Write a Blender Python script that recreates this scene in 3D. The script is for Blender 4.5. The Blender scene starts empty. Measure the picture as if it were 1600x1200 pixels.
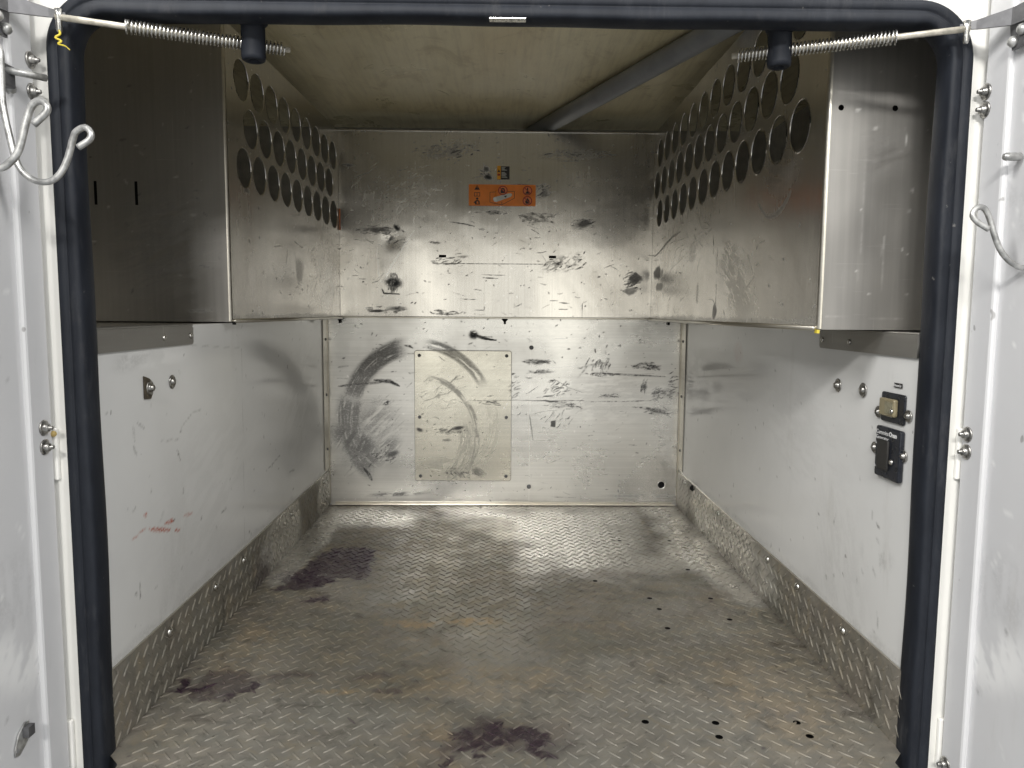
import bpy, bmesh, math, random
import numpy as np
from mathutils import Vector, Matrix

random.seed(7)
RNG = np.random.default_rng(11)
sc = bpy.context.scene
COL = sc.collection
R = math.radians

# ------------------------------------------------------------------ camera, world, lamps, exposure
cam_d = bpy.data.cameras.new("camera")
cam_d.sensor_width = 36.0
cam_d.lens = 1155.0 / 1600.0 * 36.0
cam_d.clip_start = 0.02
cam_d.clip_end = 100.0
cam = bpy.data.objects.new("camera", cam_d)
COL.objects.link(cam)
cam.location = (0.0, 0.0, 0.667)
cam.rotation_euler = (R(84.467), R(-0.387), R(-0.889))
sc.camera = cam

world = bpy.data.worlds.new("World")
sc.world = world
world.use_nodes = True
bg = world.node_tree.nodes["Background"]
bg.inputs["Color"].default_value = (0.93, 0.97, 1.0, 1)
bg.inputs["Strength"].default_value = 0.36


def area(name, loc, target, sx, sy, watts, color):
    d = bpy.data.lights.new(name, "AREA")
    d.shape = "RECTANGLE"
    d.size, d.size_y = sx, sy
    d.energy = watts
    d.color = color
    o = bpy.data.objects.new(name, d)
    COL.objects.link(o)
    o.location = loc
    o.rotation_euler = (Vector(target) - Vector(loc)).to_track_quat("-Z", "Y").to_euler()
    return o


# the open bay door behind the camera, a ceiling fixture and two added fills
area("bay_door_light", (1.55, -7.0, 0.62), (1.55, 0.0, 0.62), 2.6, 2.9, 35, (1.0, 0.955, 0.84))
area("bay_door_light", (-1.75, -7.0, 0.62), (-1.75, 0.0, 0.62), 2.6, 2.9, 35, (1.0, 0.955, 0.84))
area("overhead_key_and_fill", (-0.6, -3.0, 2.75), (0.0, 1.6, 0.4), 1.3, 0.35, 150, (1.0, 0.98, 0.94))
area("overhead_key_and_fill", (2.2, -0.6, 2.6), (-0.5, 1.0, 0.5), 0.35, 1.3, 54, (1.0, 0.985, 0.96))  # added fill from the right, brightens the left door and wall
area("overhead_key_and_fill", (-1.9, -0.4, 2.7), (0.5, 1.0, 0.5), 0.35, 1.3, 62, (1.0, 0.985, 0.96))  # added fill from the left, brightens the right door and wall

sc.view_settings.view_transform = "Standard"
sc.view_settings.look = "None"
sc.view_settings.exposure = 0.27
sc.view_settings.gamma = 1.0
sc.view_settings.use_curve_mapping = False
sc.cycles.max_bounces = 7
sc.cycles.diffuse_bounces = 4
sc.cycles.glossy_bounces = 5
sc.cycles.sample_clamp_indirect = 6.0
sc.cycles.caustics_refractive = False
sc.cycles.use_adaptive_sampling = True
sc.cycles.adaptive_threshold = 0.02
sc.cycles.use_denoising = True


# ------------------------------------------------------------------ node helpers
class NT:
    def __init__(self, name):
        self.m = bpy.data.materials.new(name)
        self.m.use_nodes = True
        self.t = self.m.node_tree
        self.bsdf = self.t.nodes["Principled BSDF"]

    def n(self, typ, **kw):
        nd = self.t.nodes.new(typ)
        for k, v in kw.items():
            setattr(nd, k, v)
        return nd

    def put(self, sock, v):
        if isinstance(v, bpy.types.NodeSocket):
            self.t.links.new(v, sock)
        elif isinstance(v, (tuple, list)) and len(v) == 3 and sock.type == "RGBA":
            sock.default_value = (*v, 1)
        else:
            sock.default_value = v

    def math(self, op, a, b=0.0, clamp=False):
        nd = self.n("ShaderNodeMath", operation=op, use_clamp=clamp)
        self.put(nd.inputs[0], a)
        self.put(nd.inputs[1], b)
        return nd.outputs[0]

    def mix(self, f, a, b):
        nd = self.n("ShaderNodeMix", data_type="RGBA")
        self.put(nd.inputs[0], f)
        self.put(nd.inputs[6], a)
        self.put(nd.inputs[7], b)
        return nd.outputs[2]

    def ramp(self, v, a, b, lo=0.0, hi=1.0):
        nd = self.n("ShaderNodeMapRange", interpolation_type="SMOOTHSTEP")
        self.put(nd.inputs[0], v)
        for i, x in enumerate((a, b, lo, hi)):
            nd.inputs[i + 1].default_value = x
        return nd.outputs[0]

    def pos(self, scale=(1, 1, 1), rot=(0, 0, 0)):
        g = self.n("ShaderNodeNewGeometry")
        mp = self.n("ShaderNodeMapping")
        mp.inputs["Scale"].default_value = scale
        mp.inputs["Rotation"].default_value = rot
        self.t.links.new(g.outputs["Position"], mp.inputs["Vector"])
        return mp.outputs[0]

    def noise(self, vec, scale=1.0, detail=4.0, rough=0.55, dist=0.0):
        nd = self.n("ShaderNodeTexNoise")
        self.t.links.new(vec, nd.inputs["Vector"])
        nd.inputs["Scale"].default_value = scale
        nd.inputs["Detail"].default_value = detail
        nd.inputs["Roughness"].default_value = rough
        nd.inputs["Distortion"].default_value = dist
        return nd.outputs[0]

    def attr(self, name, typ="GEOMETRY"):
        nd = self.n("ShaderNodeAttribute", attribute_name=name, attribute_type=typ)
        return nd

    def bump(self, h, strength=0.2, dist=0.001):
        nd = self.n("ShaderNodeBump")
        nd.inputs["Strength"].default_value = strength
        nd.inputs["Distance"].default_value = dist
        self.put(nd.inputs["Height"], h)
        self.put(self.bsdf.inputs["Normal"], nd.outputs[0])

    def out(self, **kw):
        for k, v in kw.items():
            self.put(self.bsdf.inputs[k.replace("_", " ")], v)
        return self.m


def simple(name, col, rough=0.5, metal=0.0, var=0.15, scale=30.0, bump=0.0, spec=0.5):
    t = NT(name)
    n = t.noise(t.pos(), scale, 5)
    a = tuple(c * (1 - var) for c in col)
    b = tuple(min(1, c * (1 + var)) for c in col)
    c = t.mix(t.ramp(n, 0.3, 0.7), a, b)
    r = t.ramp(n, 0.25, 0.75, max(0.02, rough - 0.1), min(1, rough + 0.1))
    if bump:
        t.bump(n, bump)
    return t.out(Base_Color=c, Roughness=r, Metallic=metal, Specular_IOR_Level=spec)


def sheet_metal(name, base, rough, stretch, metal=1.0, warm=(0.30, 0.26, 0.20), grain=0.09, dirt=0.25, scr_rot=(0, 0, 0)):
    """bare aluminium: rolled grain along the stretch, clouded oxide, fine scratches, and the
    painted 'marks' attribute (R black scuffs, G bright scratches, B grime film)"""
    t = NT(name)
    brush = t.noise(t.pos(stretch), 1.0, 3, 0.6)
    cloud = t.noise(t.pos(), 3.2, 5, 0.6, 0.4)
    fine = t.noise(t.pos(), 130.0, 2, 0.7)
    sep = t.n("ShaderNodeSeparateColor")
    a = t.attr("marks")
    t.t.links.new(a.outputs["Color"], sep.inputs[0])
    grit = t.noise(t.pos((150, 150, 330)), 1.0, 3, 0.7)
    brk = t.ramp(t.math("ADD", grit, t.math("MULTIPLY", sep.outputs[0], 0.42)), 0.56, 0.80, 0.55, 1.0)
    dark = t.math("MULTIPLY", sep.outputs[0], brk, True)
    light = sep.outputs[1]
    grime = t.math("MULTIPLY", sep.outputs[2], t.ramp(cloud, 0.2, 0.7, 0.6, 1.15), True)
    c0 = t.mix(t.ramp(brush, 0.3, 0.7), tuple(c * (1 - grain) for c in base), base)
    c1 = t.mix(t.math("MULTIPLY", t.ramp(cloud, 0.45, 0.75), dirt), c0, warm)
    c1 = t.mix(grime, c1, tuple(c * 0.45 for c in warm))
    c2 = t.mix(light, c1, (0.9, 0.89, 0.86))
    c3 = t.mix(dark, c2, (0.018, 0.018, 0.02))
    # hairline scratches running several ways
    s1 = t.ramp(t.noise(t.pos((420, 420, 9), (0.5, 0.35, scr_rot[2])), 1, 2), 0.70, 0.76)
    s2 = t.ramp(t.noise(t.pos((9, 420, 420), (0.3, 0.9, 0.2)), 1, 2), 0.70, 0.76)
    scr = t.math("MAXIMUM", s1, s2)
    c3 = t.mix(t.math("MULTIPLY", scr, 0.30), c3, (0.78, 0.77, 0.74))
    r = t.math("ADD", t.ramp(cloud, 0.25, 0.75, rough - 0.05, rough + 0.07), t.ramp(brush, 0.3, 0.7, -0.006, 0.008))
    r = t.math("ADD", r, t.math("MULTIPLY", dark, 0.3))
    r = t.math("ADD", r, t.math("MULTIPLY", grime, 0.25))
    r = t.math("ADD", r, t.math("MULTIPLY", light, 0.12), True)
    mt = t.math("MULTIPLY", t.math("SUBTRACT", 1.0, t.math("MULTIPLY", t.math("MAXIMUM", dark, grime), 0.75)), metal)
    h = t.math("ADD", t.math("MULTIPLY", brush, 0.5), t.math("ADD", t.math("MULTIPLY", fine, 0.35), t.math("MULTIPLY", scr, -0.3)))
    t.bump(h, 0.05, 0.0005)
    return t.out(Base_Color=c3, Roughness=r, Metallic=mt)


def white_paint(name, base, rough, marks=True):
    t = NT(name)
    cloud = t.noise(t.pos(), 2.6, 5, 0.6)
    fine = t.noise(t.pos(), 55.0, 4, 0.6)
    spk = t.ramp(t.noise(t.pos((1, 1, 0.7)), 46.0, 2, 0.5), 0.735, 0.775)
    rub = t.ramp(t.noise(t.pos((10, 10, 2.0)), 1.0, 6, 0.7), 0.58, 0.8)
    c = t.mix(t.ramp(cloud, 0.3, 0.7), tuple(x * 0.93 for x in base), base)
    c = t.mix(t.math("MULTIPLY", rub, 0.30), c, (0.36, 0.34, 0.30))
    c = t.mix(t.math("MULTIPLY", spk, 0.5), c, (0.10, 0.09, 0.08))
    sep = t.n("ShaderNodeSeparateColor")
    a = t.attr("marks")
    t.t.links.new(a.outputs["Color"], sep.inputs[0])
    brk = t.ramp(t.noise(t.pos(), 200.0, 3, 0.6), 0.3, 0.6, 0.3, 1.0)
    c = t.mix(t.math("MULTIPLY", sep.outputs[2], brk), c, (0.42, 0.075, 0.025))
    c = t.mix(sep.outputs[1], c, (0.88, 0.88, 0.87))
    c = t.mix(t.math("MULTIPLY", sep.outputs[0], brk), c, (0.03, 0.028, 0.025))
    r = t.ramp(cloud, 0.25, 0.75, rough - 0.03, rough + 0.06)
    r = t.math("ADD", r, t.math("MULTIPLY", rub, 0.15))
    t.bump(fine, 0.04, 0.0006)
    return t.out(Base_Color=c, Roughness=r, Specular_IOR_Level=0.5)


def tread_plate(name, base, rough):
    """dirty tread plate; 'marks': R dried purple-black stain, G clean wiped metal, B ochre dust.
    Single lugs carry the same three values as object properties."""
    t = NT(name)
    a, o = t.attr("marks"), t.attr("marks", "OBJECT")
    s = t.n("ShaderNodeVectorMath", operation="ADD")
    t.t.links.new(a.outputs["Color"], s.inputs[0])
    t.t.links.new(o.outputs["Vector"], s.inputs[1])
    sep = t.n("ShaderNodeSeparateXYZ")
    t.t.links.new(s.outputs[0], sep.inputs[0])
    stain, clean, ochre = sep.outputs
    big = t.noise(t.pos(), 4.0, 7, 0.62, 0.6)
    mid = t.noise(t.pos(), 26.0, 6, 0.65, 0.3)
    fine = t.noise(t.pos(), 190.0, 4, 0.7)
    film = t.math("MULTIPLY", t.ramp(big, 0.30, 0.60, 0.84, 1.0), t.ramp(mid, 0.2, 0.6, 0.88, 1.0))
    wiped = t.ramp(t.math("ADD", clean, t.math("MULTIPLY", t.math("SUBTRACT", mid, 0.5), 0.7)), -0.05, 1.20)
    wiped = t.math("MULTIPLY", wiped, t.ramp(clean, 0.0, 0.2))
    film = t.math("MULTIPLY", film, t.math("SUBTRACT", 1.0, t.math("MULTIPLY", wiped, 0.88)), True)
    tone = t.noise(t.pos((1, 1.6, 1)), 5.0, 7, 0.65, 0.8)
    dirtc = t.mix(t.ramp(mid, 0.3, 0.75), (0.046, 0.039, 0.026), (0.165, 0.142, 0.098))
    dirtc = t.mix(t.math("MULTIPLY", t.ramp(tone, 0.50, 0.66), 0.6), dirtc, (0.090, 0.090, 0.066))
    dirtc = t.mix(t.math("MULTIPLY", t.ramp(tone, 0.50, 0.34), 0.55), dirtc, (0.118, 0.090, 0.063))
    c = t.mix(t.math("MULTIPLY", film, 0.90), base, dirtc)
    mott = t.noise(t.pos((1, 1.4, 1)), 15.0, 8, 0.72, 1.2)
    c = t.mix(t.math("MULTIPLY", t.math("MULTIPLY", t.ramp(mott, 0.50, 0.68), film), 0.55), c, (0.300, 0.252, 0.170))
    c = t.mix(t.math("MULTIPLY", t.math("MULTIPLY", t.ramp(mott, 0.48, 0.32), film), 0.60), c, (0.036, 0.030, 0.020))
    c = t.mix(t.math("MULTIPLY", ochre, t.ramp(mid, 0.35, 0.62)), c, (0.36, 0.27, 0.16))
    sb = t.math("MULTIPLY", t.ramp(mid, 0.28, 0.52, 0.72, 1.0), t.ramp(t.noise(t.pos(), 62.0, 5, 0.75, 0.6), 0.32, 0.54, 0.62, 1.0))
    c = t.mix(t.math("MULTIPLY", stain, sb, True), c, t.mix(t.ramp(fine, 0.35, 0.7), (0.010, 0.005, 0.012), (0.062, 0.034, 0.052)))
    c = t.mix(t.math("MULTIPLY", t.ramp(t.noise(t.pos(), 75.0, 2), 0.70, 0.76), 0.6), c, (0.03, 0.026, 0.02))
    r = t.math("ADD", t.math("MULTIPLY", film, 0.27), t.ramp(mid, 0.3, 0.7, rough - 0.06, rough + 0.07))
    r = t.math("SUBTRACT", r, t.math("MULTIPLY", stain, 0.12), True)
    mt = t.math("SUBTRACT", 0.97, t.math("MULTIPLY", film, 0.90))
    mt = t.math("MULTIPLY", mt, t.math("SUBTRACT", 1.0, t.math("MULTIPLY", stain, 0.9)))
    t.bump(t.math("ADD", t.math("MULTIPLY", mid, 0.5), t.math("MULTIPLY", fine, 0.5)), 0.08, 0.0012)
    return t.out(Base_Color=c, Roughness=r, Metallic=mt, Specular_IOR_Level=t.math("SUBTRACT", 0.5, t.math("MULTIPLY", film, 0.30)))


M = {}
M["lower_alu"] = sheet_metal("lower_aluminium", (0.70, 0.69, 0.66), 0.27, (2.5, 2.5, 160), metal=0.85, dirt=0.15)
M["upper_alu"] = sheet_metal("upper_aluminium", (0.64, 0.62, 0.58), 0.23, (150, 150, 2.5), metal=0.92, dirt=0.25)
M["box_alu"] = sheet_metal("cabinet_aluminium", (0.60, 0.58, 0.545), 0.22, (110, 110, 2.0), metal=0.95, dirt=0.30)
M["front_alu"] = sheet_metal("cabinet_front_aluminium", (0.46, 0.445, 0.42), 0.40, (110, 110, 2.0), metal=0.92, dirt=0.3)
M["plate_alu"] = sheet_metal("access_plate_aluminium", (0.67, 0.645, 0.565), 0.24, (2.5, 2.5, 160), metal=0.9, dirt=0.3)
M["trim_alu"] = sheet_metal("trim_aluminium", (0.60, 0.57, 0.50), 0.32, (2, 2, 90), metal=0.95, dirt=0.4)
M["bracket_alu"] = sheet_metal("bracket_aluminium", (0.33, 0.32, 0.30), 0.48, (60, 3, 60), metal=0.8, dirt=0.3)
M["wall_white"] = white_paint("wall_white_paint", (0.68, 0.68, 0.67), 0.12)
M["door_white"] = white_paint("door_white_paint", (0.63, 0.63, 0.64), 0.30)
M["frame_white"] = white_paint("frame_cream_paint", (0.86, 0.85, 0.81), 0.30)
M["tread"] = tread_plate("dirty_tread_plate", (0.66, 0.64, 0.59), 0.20)
def rubber_mat():
    t = NT("black_rubber")
    n = t.noise(t.pos((1, 1, 0.35)), 24.0, 5, 0.7)
    d = t.ramp(t.noise(t.pos((3, 3, 0.8)), 9.0, 6, 0.75), 0.52, 0.78)
    k = t.ramp(t.noise(t.pos(), 70.0, 3, 0.6), 0.70, 0.76)
    c = t.mix(t.ramp(n, 0.3, 0.7), (0.007, 0.009, 0.014), (0.015, 0.018, 0.025))
    c = t.mix(t.math("MULTIPLY", d, 0.5), c, (0.075, 0.075, 0.078))
    c = t.mix(t.math("MULTIPLY", k, 0.5), c, (0.20, 0.19, 0.18))
    t.bump(n, 0.12, 0.002)
    return t.out(Base_Color=c, Roughness=t.ramp(d, 0.0, 1.0, 0.60, 0.80), Specular_IOR_Level=0.28)


M["rubber"] = rubber_mat()
M["void"] = simple("dark_cavity", (0.012, 0.012, 0.012), 0.9, spec=0.1)
M["inner_dark"] = simple("cabinet_inside", (0.44, 0.42, 0.37), 0.6, metal=0.1)
M["liner"] = simple("cabinet_liner", (0.62, 0.60, 0.55), 0.4, metal=0.5)
M["bolt_steel"] = simple("dull_bolt_steel", (0.36, 0.35, 0.33), 0.34, metal=0.95, var=0.35, scale=160)
M["steel"] = simple("zinc_steel", (0.62, 0.61, 0.58), 0.28, metal=1.0, var=0.2, scale=120)
M["galv"] = simple("galvanised_wire", (0.50, 0.50, 0.49), 0.42, metal=0.75, var=0.3, scale=90, bump=0.15)
M["arm_steel"] = simple("grey_arm_steel", (0.13, 0.13, 0.135), 0.45, metal=0.5, var=0.25, scale=70)
M["black_plastic"] = simple("black_plastic", (0.012, 0.014, 0.02), 0.32, var=0.2, scale=80)
M["switch_tan"] = simple("amber_switch_plastic", (0.21, 0.18, 0.11), 0.35, var=0.2, scale=60)
M["print_white"] = simple("white_print", (0.70, 0.70, 0.70), 0.5, var=0.05)
M["orange"] = simple("orange_vinyl", (0.78, 0.21, 0.015), 0.35, var=0.10, scale=20)
M["amber"] = simple("amber_vinyl", (0.80, 0.36, 0.02), 0.35, var=0.1)
M["print_black"] = simple("black_print", (0.012, 0.010, 0.010), 0.45, var=0.2)
M["print_red"] = simple("red_print", (0.35, 0.02, 0.01), 0.45, var=0.1)
M["print_grey"] = simple("pale_grey_print", (0.55, 0.55, 0.52), 0.45, var=0.05)
M["pvc"] = simple("grey_conduit_plastic", (0.27, 0.28, 0.295), 0.38, var=0.12, scale=14)
M["yellow_paint"] = simple("yellow_plastic_scrap", (0.62, 0.50, 0.05), 0.5)
M["sealant"] = simple("yellowed_sealant", (0.50, 0.36, 0.13), 0.5)


def ceiling_mat():
    t = NT("ceiling_bounce_tint")
    n = t.noise(t.pos(), 5.0, 6, 0.6, 0.5)
    f = t.noise(t.pos((60, 4, 60)), 1.0, 5, 0.7)
    s = t.noise(t.pos(), 210.0, 3, 0.7)
    c = t.mix(t.ramp(n, 0.25, 0.75), (0.78, 0.69, 0.43), (0.90, 0.81, 0.56))  # golden base colour includes warm light bounced off the metal panels
    c = t.mix(t.math("MULTIPLY", t.ramp(f, 0.4, 0.75), 0.35), c, (0.36, 0.28, 0.15))
    m = t.noise(t.pos((1.4, 0.8, 1)), 7.0, 8, 0.7, 1.0)
    c = t.mix(t.math("MULTIPLY", t.ramp(m, 0.50, 0.70), 0.55), c, (0.46, 0.36, 0.18))
    c = t.mix(t.math("MULTIPLY", t.ramp(m, 0.46, 0.32), 0.5), c, (0.90, 0.82, 0.58))
    t.bump(s, 0.25, 0.0015)
    return t.out(Base_Color=c, Roughness=t.ramp(n, 0.3, 0.7, 0.26, 0.38), Metallic=0.12)


M["ceiling"] = ceiling_mat()


# ------------------------------------------------------------------ object helpers
def tag(o, label=None, cat=None, group=None, kind=None):
    for k, v in (("label", label), ("category", cat), ("group", group), ("kind", kind)):
        if v:
            o[k] = v
    return o


def empty(name, loc=(0, 0, 0), **kw):
    o = bpy.data.objects.new(name, None)
    o.empty_display_size = 0.05
    COL.objects.link(o)
    o.location = loc
    return tag(o, **kw)


def link(name, me, mat, parent=None, smooth=False, **kw):
    o = bpy.data.objects.new(name, me)
    COL.objects.link(o)
    if mat is not None:
        me.materials.clear()
        me.materials.append(M[mat] if isinstance(mat, str) else mat)
    if smooth:
        me.polygons.foreach_set("use_smooth", np.ones(len(me.polygons), bool))
    if parent is not None:
        o.parent = parent
        o.matrix_parent_inverse = Matrix.Translation(-Vector(parent.location))
    return tag(o, **kw)


def from_bm(name, bm, mat, parent=None, smooth=False, **kw):
    bmesh.ops.recalc_face_normals(bm, faces=bm.faces)
    me = bpy.data.meshes.new(name)
    bm.to_mesh(me)
    bm.free()
    return link(name, me, mat, parent, smooth, **kw)


def bm_box(bm, lo, hi, bevel=0.0, seg=2):
    r = bmesh.ops.create_cube(bm, size=1.0)
    c = [(a + b) / 2 for a, b in zip(lo, hi)]
    s = [b - a for a, b in zip(lo, hi)]
    for v in r["verts"]:
        v.co = Vector((c[0] + v.co.x * s[0], c[1] + v.co.y * s[1], c[2] + v.co.z * s[2]))
    if bevel:
        es = list({e for v in r["verts"] for e in v.link_edges})
        bmesh.ops.bevel(bm, geom=es, offset=bevel, segments=seg, profile=0.5, affect="EDGES")


def box(name, lo, hi, mat, parent=None, bevel=0.0, **kw):
    bm = bmesh.new()
    bm_box(bm, lo, hi, bevel)
    return from_bm(name, bm, mat, parent, **kw)


def bm_lathe(bm, prof, origin, axis, seg=20):
    """prof: list of (radius, height along axis)"""
    q = Vector((0, 0, 1)).rotation_difference(Vector(axis).normalized())
    rings = []
    for r, h in prof:
        if r < 1e-6:
            rings.append([bm.verts.new(q @ Vector((0, 0, h)) + Vector(origin))])
        else:
            rings.append([bm.verts.new(q @ Vector((r * math.cos(2 * math.pi * k / seg), r * math.sin(2 * math.pi * k / seg), h)) + Vector(origin)) for k in range(seg)])
    for a, b in zip(rings, rings[1:]):
        for k in range(seg):
            k2 = (k + 1) % seg
            if len(a) == 1 and len(b) == 1:
                continue
            if len(a) == 1:
                bm.faces.new((a[0], b[k], b[k2]))
            elif len(b) == 1:
                bm.faces.new((a[k], a[k2], b[0]))
            else:
                bm.faces.new((a[k], a[k2], b[k2], b[k]))


def lathe(name, prof, origin, axis, mat, parent=None, seg=20, **kw):
    bm = bmesh.new()
    bm_lathe(bm, prof, origin, axis, seg)
    o = from_bm(name, bm, mat, parent, smooth=True, **kw)
    return o


def smooth_path(pts, n=8):
    pts = [Vector(p) for p in pts]
    P = [pts[0] * 2 - pts[1]] + pts + [pts[-1] * 2 - pts[-2]]
    out = []
    for i in range(1, len(P) - 2):
        a, b, c, d = P[i - 1:i + 3]
        for k in range(n):
            t = k / n
            out.append(0.5 * ((2 * b) + (c - a) * t + (2 * a - 5 * b + 4 * c - d) * t * t + (3 * b - a - 3 * c + d) * t ** 3))
    out.append(pts[-1])
    return out


def bm_tube(bm, pts, rad, seg=10, closed=False):
    pts = [Vector(p) for p in pts]
    n = len(pts)
    prev = None
    rings = []
    for i, p in enumerate(pts):
        if closed:
            tan = pts[(i + 1) % n] - pts[i - 1]
        else:
            tan = pts[min(i + 1, n - 1)] - pts[max(i - 1, 0)]
        tan.normalize()
        if prev is None:
            up = Vector((0, 0, 1)) if abs(tan.z) < 0.9 else Vector((1, 0, 0))
            nx = tan.cross(up).normalized()
        else:
            nx = (prev - tan * prev.dot(tan)).normalized()
        prev = nx
        ny = tan.cross(nx)
        r = rad[i] if isinstance(rad, (list, tuple)) else rad
        rings.append([bm.verts.new(p + (nx * math.cos(2 * math.pi * k / seg) + ny * math.sin(2 * math.pi * k / seg)) * r) for k in range(seg)])
    prs = list(zip(rings, rings[1:]))
    if closed:
        prs.append((rings[-1], rings[0]))
    for a, b in prs:
        for k in range(seg):
            k2 = (k + 1) % seg
            bm.faces.new((a[k], a[k2], b[k2], b[k]))
    if not closed:
        bm.faces.new(rings[0][::-1])
        bm.faces.new(rings[-1])


def tube(name, pts, rad, mat, parent=None, seg=10, **kw):
    bm = bmesh.new()
    bm_tube(bm, pts, rad, seg)
    return from_bm(name, bm, mat, parent, smooth=True, **kw)


def plate_curve(outer, holes, thick):
    """2D outline with holes -> mesh in local XY, thickness along Z (0..thick)"""
    cu = bpy.data.curves.new("outline", "CURVE")
    cu.dimensions = "2D"
    cu.fill_mode = "BOTH"
    cu.extrude = thick / 2
    for loop in [outer] + list(holes):
        sp = cu.splines.new("POLY")
        sp.points.add(len(loop) - 1)
        for p, (x, y) in zip(sp.points, loop):
            p.co = (x, y, 0, 1)
        sp.use_cyclic_u = True
    ob = bpy.data.objects.new("outline", cu)
    COL.objects.link(ob)
    dg = bpy.context.evaluated_depsgraph_get()
    me = bpy.data.meshes.new_from_object(ob.evaluated_get(dg))
    bpy.data.objects.remove(ob)
    bpy.data.curves.remove(cu)
    return me


def circle(cx, cy, r, n=32, ry=None):
    ry = ry or r
    return [(cx + r * math.cos(2 * math.pi * k / n), cy + ry * math.sin(2 * math.pi * k / n)) for k in range(n)]


def rrect(x0, y0, x1, y1, r, n=8):
    out = []
    for cx, cy, a0 in ((x1 - r, y1 - r, 0), (x0 + r, y1 - r, 90), (x0 + r, y0 + r, 180), (x1 - r, y0 + r, 270)):
        for k in range(n + 1):
            a = R(a0 + 90 * k / n)
            out.append((cx + r * math.cos(a), cy + r * math.sin(a)))
    return out


# frames: local XY(Z=normal) -> world
def frame(origin, ux, uy):
    ux, uy = Vector(ux).normalized(), Vector(uy).normalized()
    uz = ux.cross(uy)
    m = Matrix((ux, uy, uz)).transposed().to_4x4()
    m.translation = Vector(origin)
    return m


# ------------------------------------------------------------------ painting wear on dense sheets
def vnoise(U, V, scale, seed=0, octaves=4):
    rng = np.random.default_rng(seed)
    out = np.zeros_like(U)
    amp, tot = 1.0, 0.0
    for _ in range(octaves):
        g = rng.random((64, 64))
        x, y = U * scale % 64, V * scale % 64
        xi, yi = x.astype(int), y.astype(int)
        fx, fy = x - xi, y - yi
        fx, fy = fx * fx * (3 - 2 * fx), fy * fy * (3 - 2 * fy)
        a, b = g[xi % 64, yi % 64], g[(xi + 1) % 64, yi % 64]
        c, d = g[xi % 64, (yi + 1) % 64], g[(xi + 1) % 64, (yi + 1) % 64]
        out += amp * ((a * (1 - fx) + b * fx) * (1 - fy) + (c * (1 - fx) + d * fx) * fy)
        tot += amp
        amp *= 0.5
        scale *= 2.1
    return out / tot


def sstep(x, a, b):
    t = np.clip((x - a) / (b - a), 0, 1)
    return t * t * (3 - 2 * t)


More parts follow.
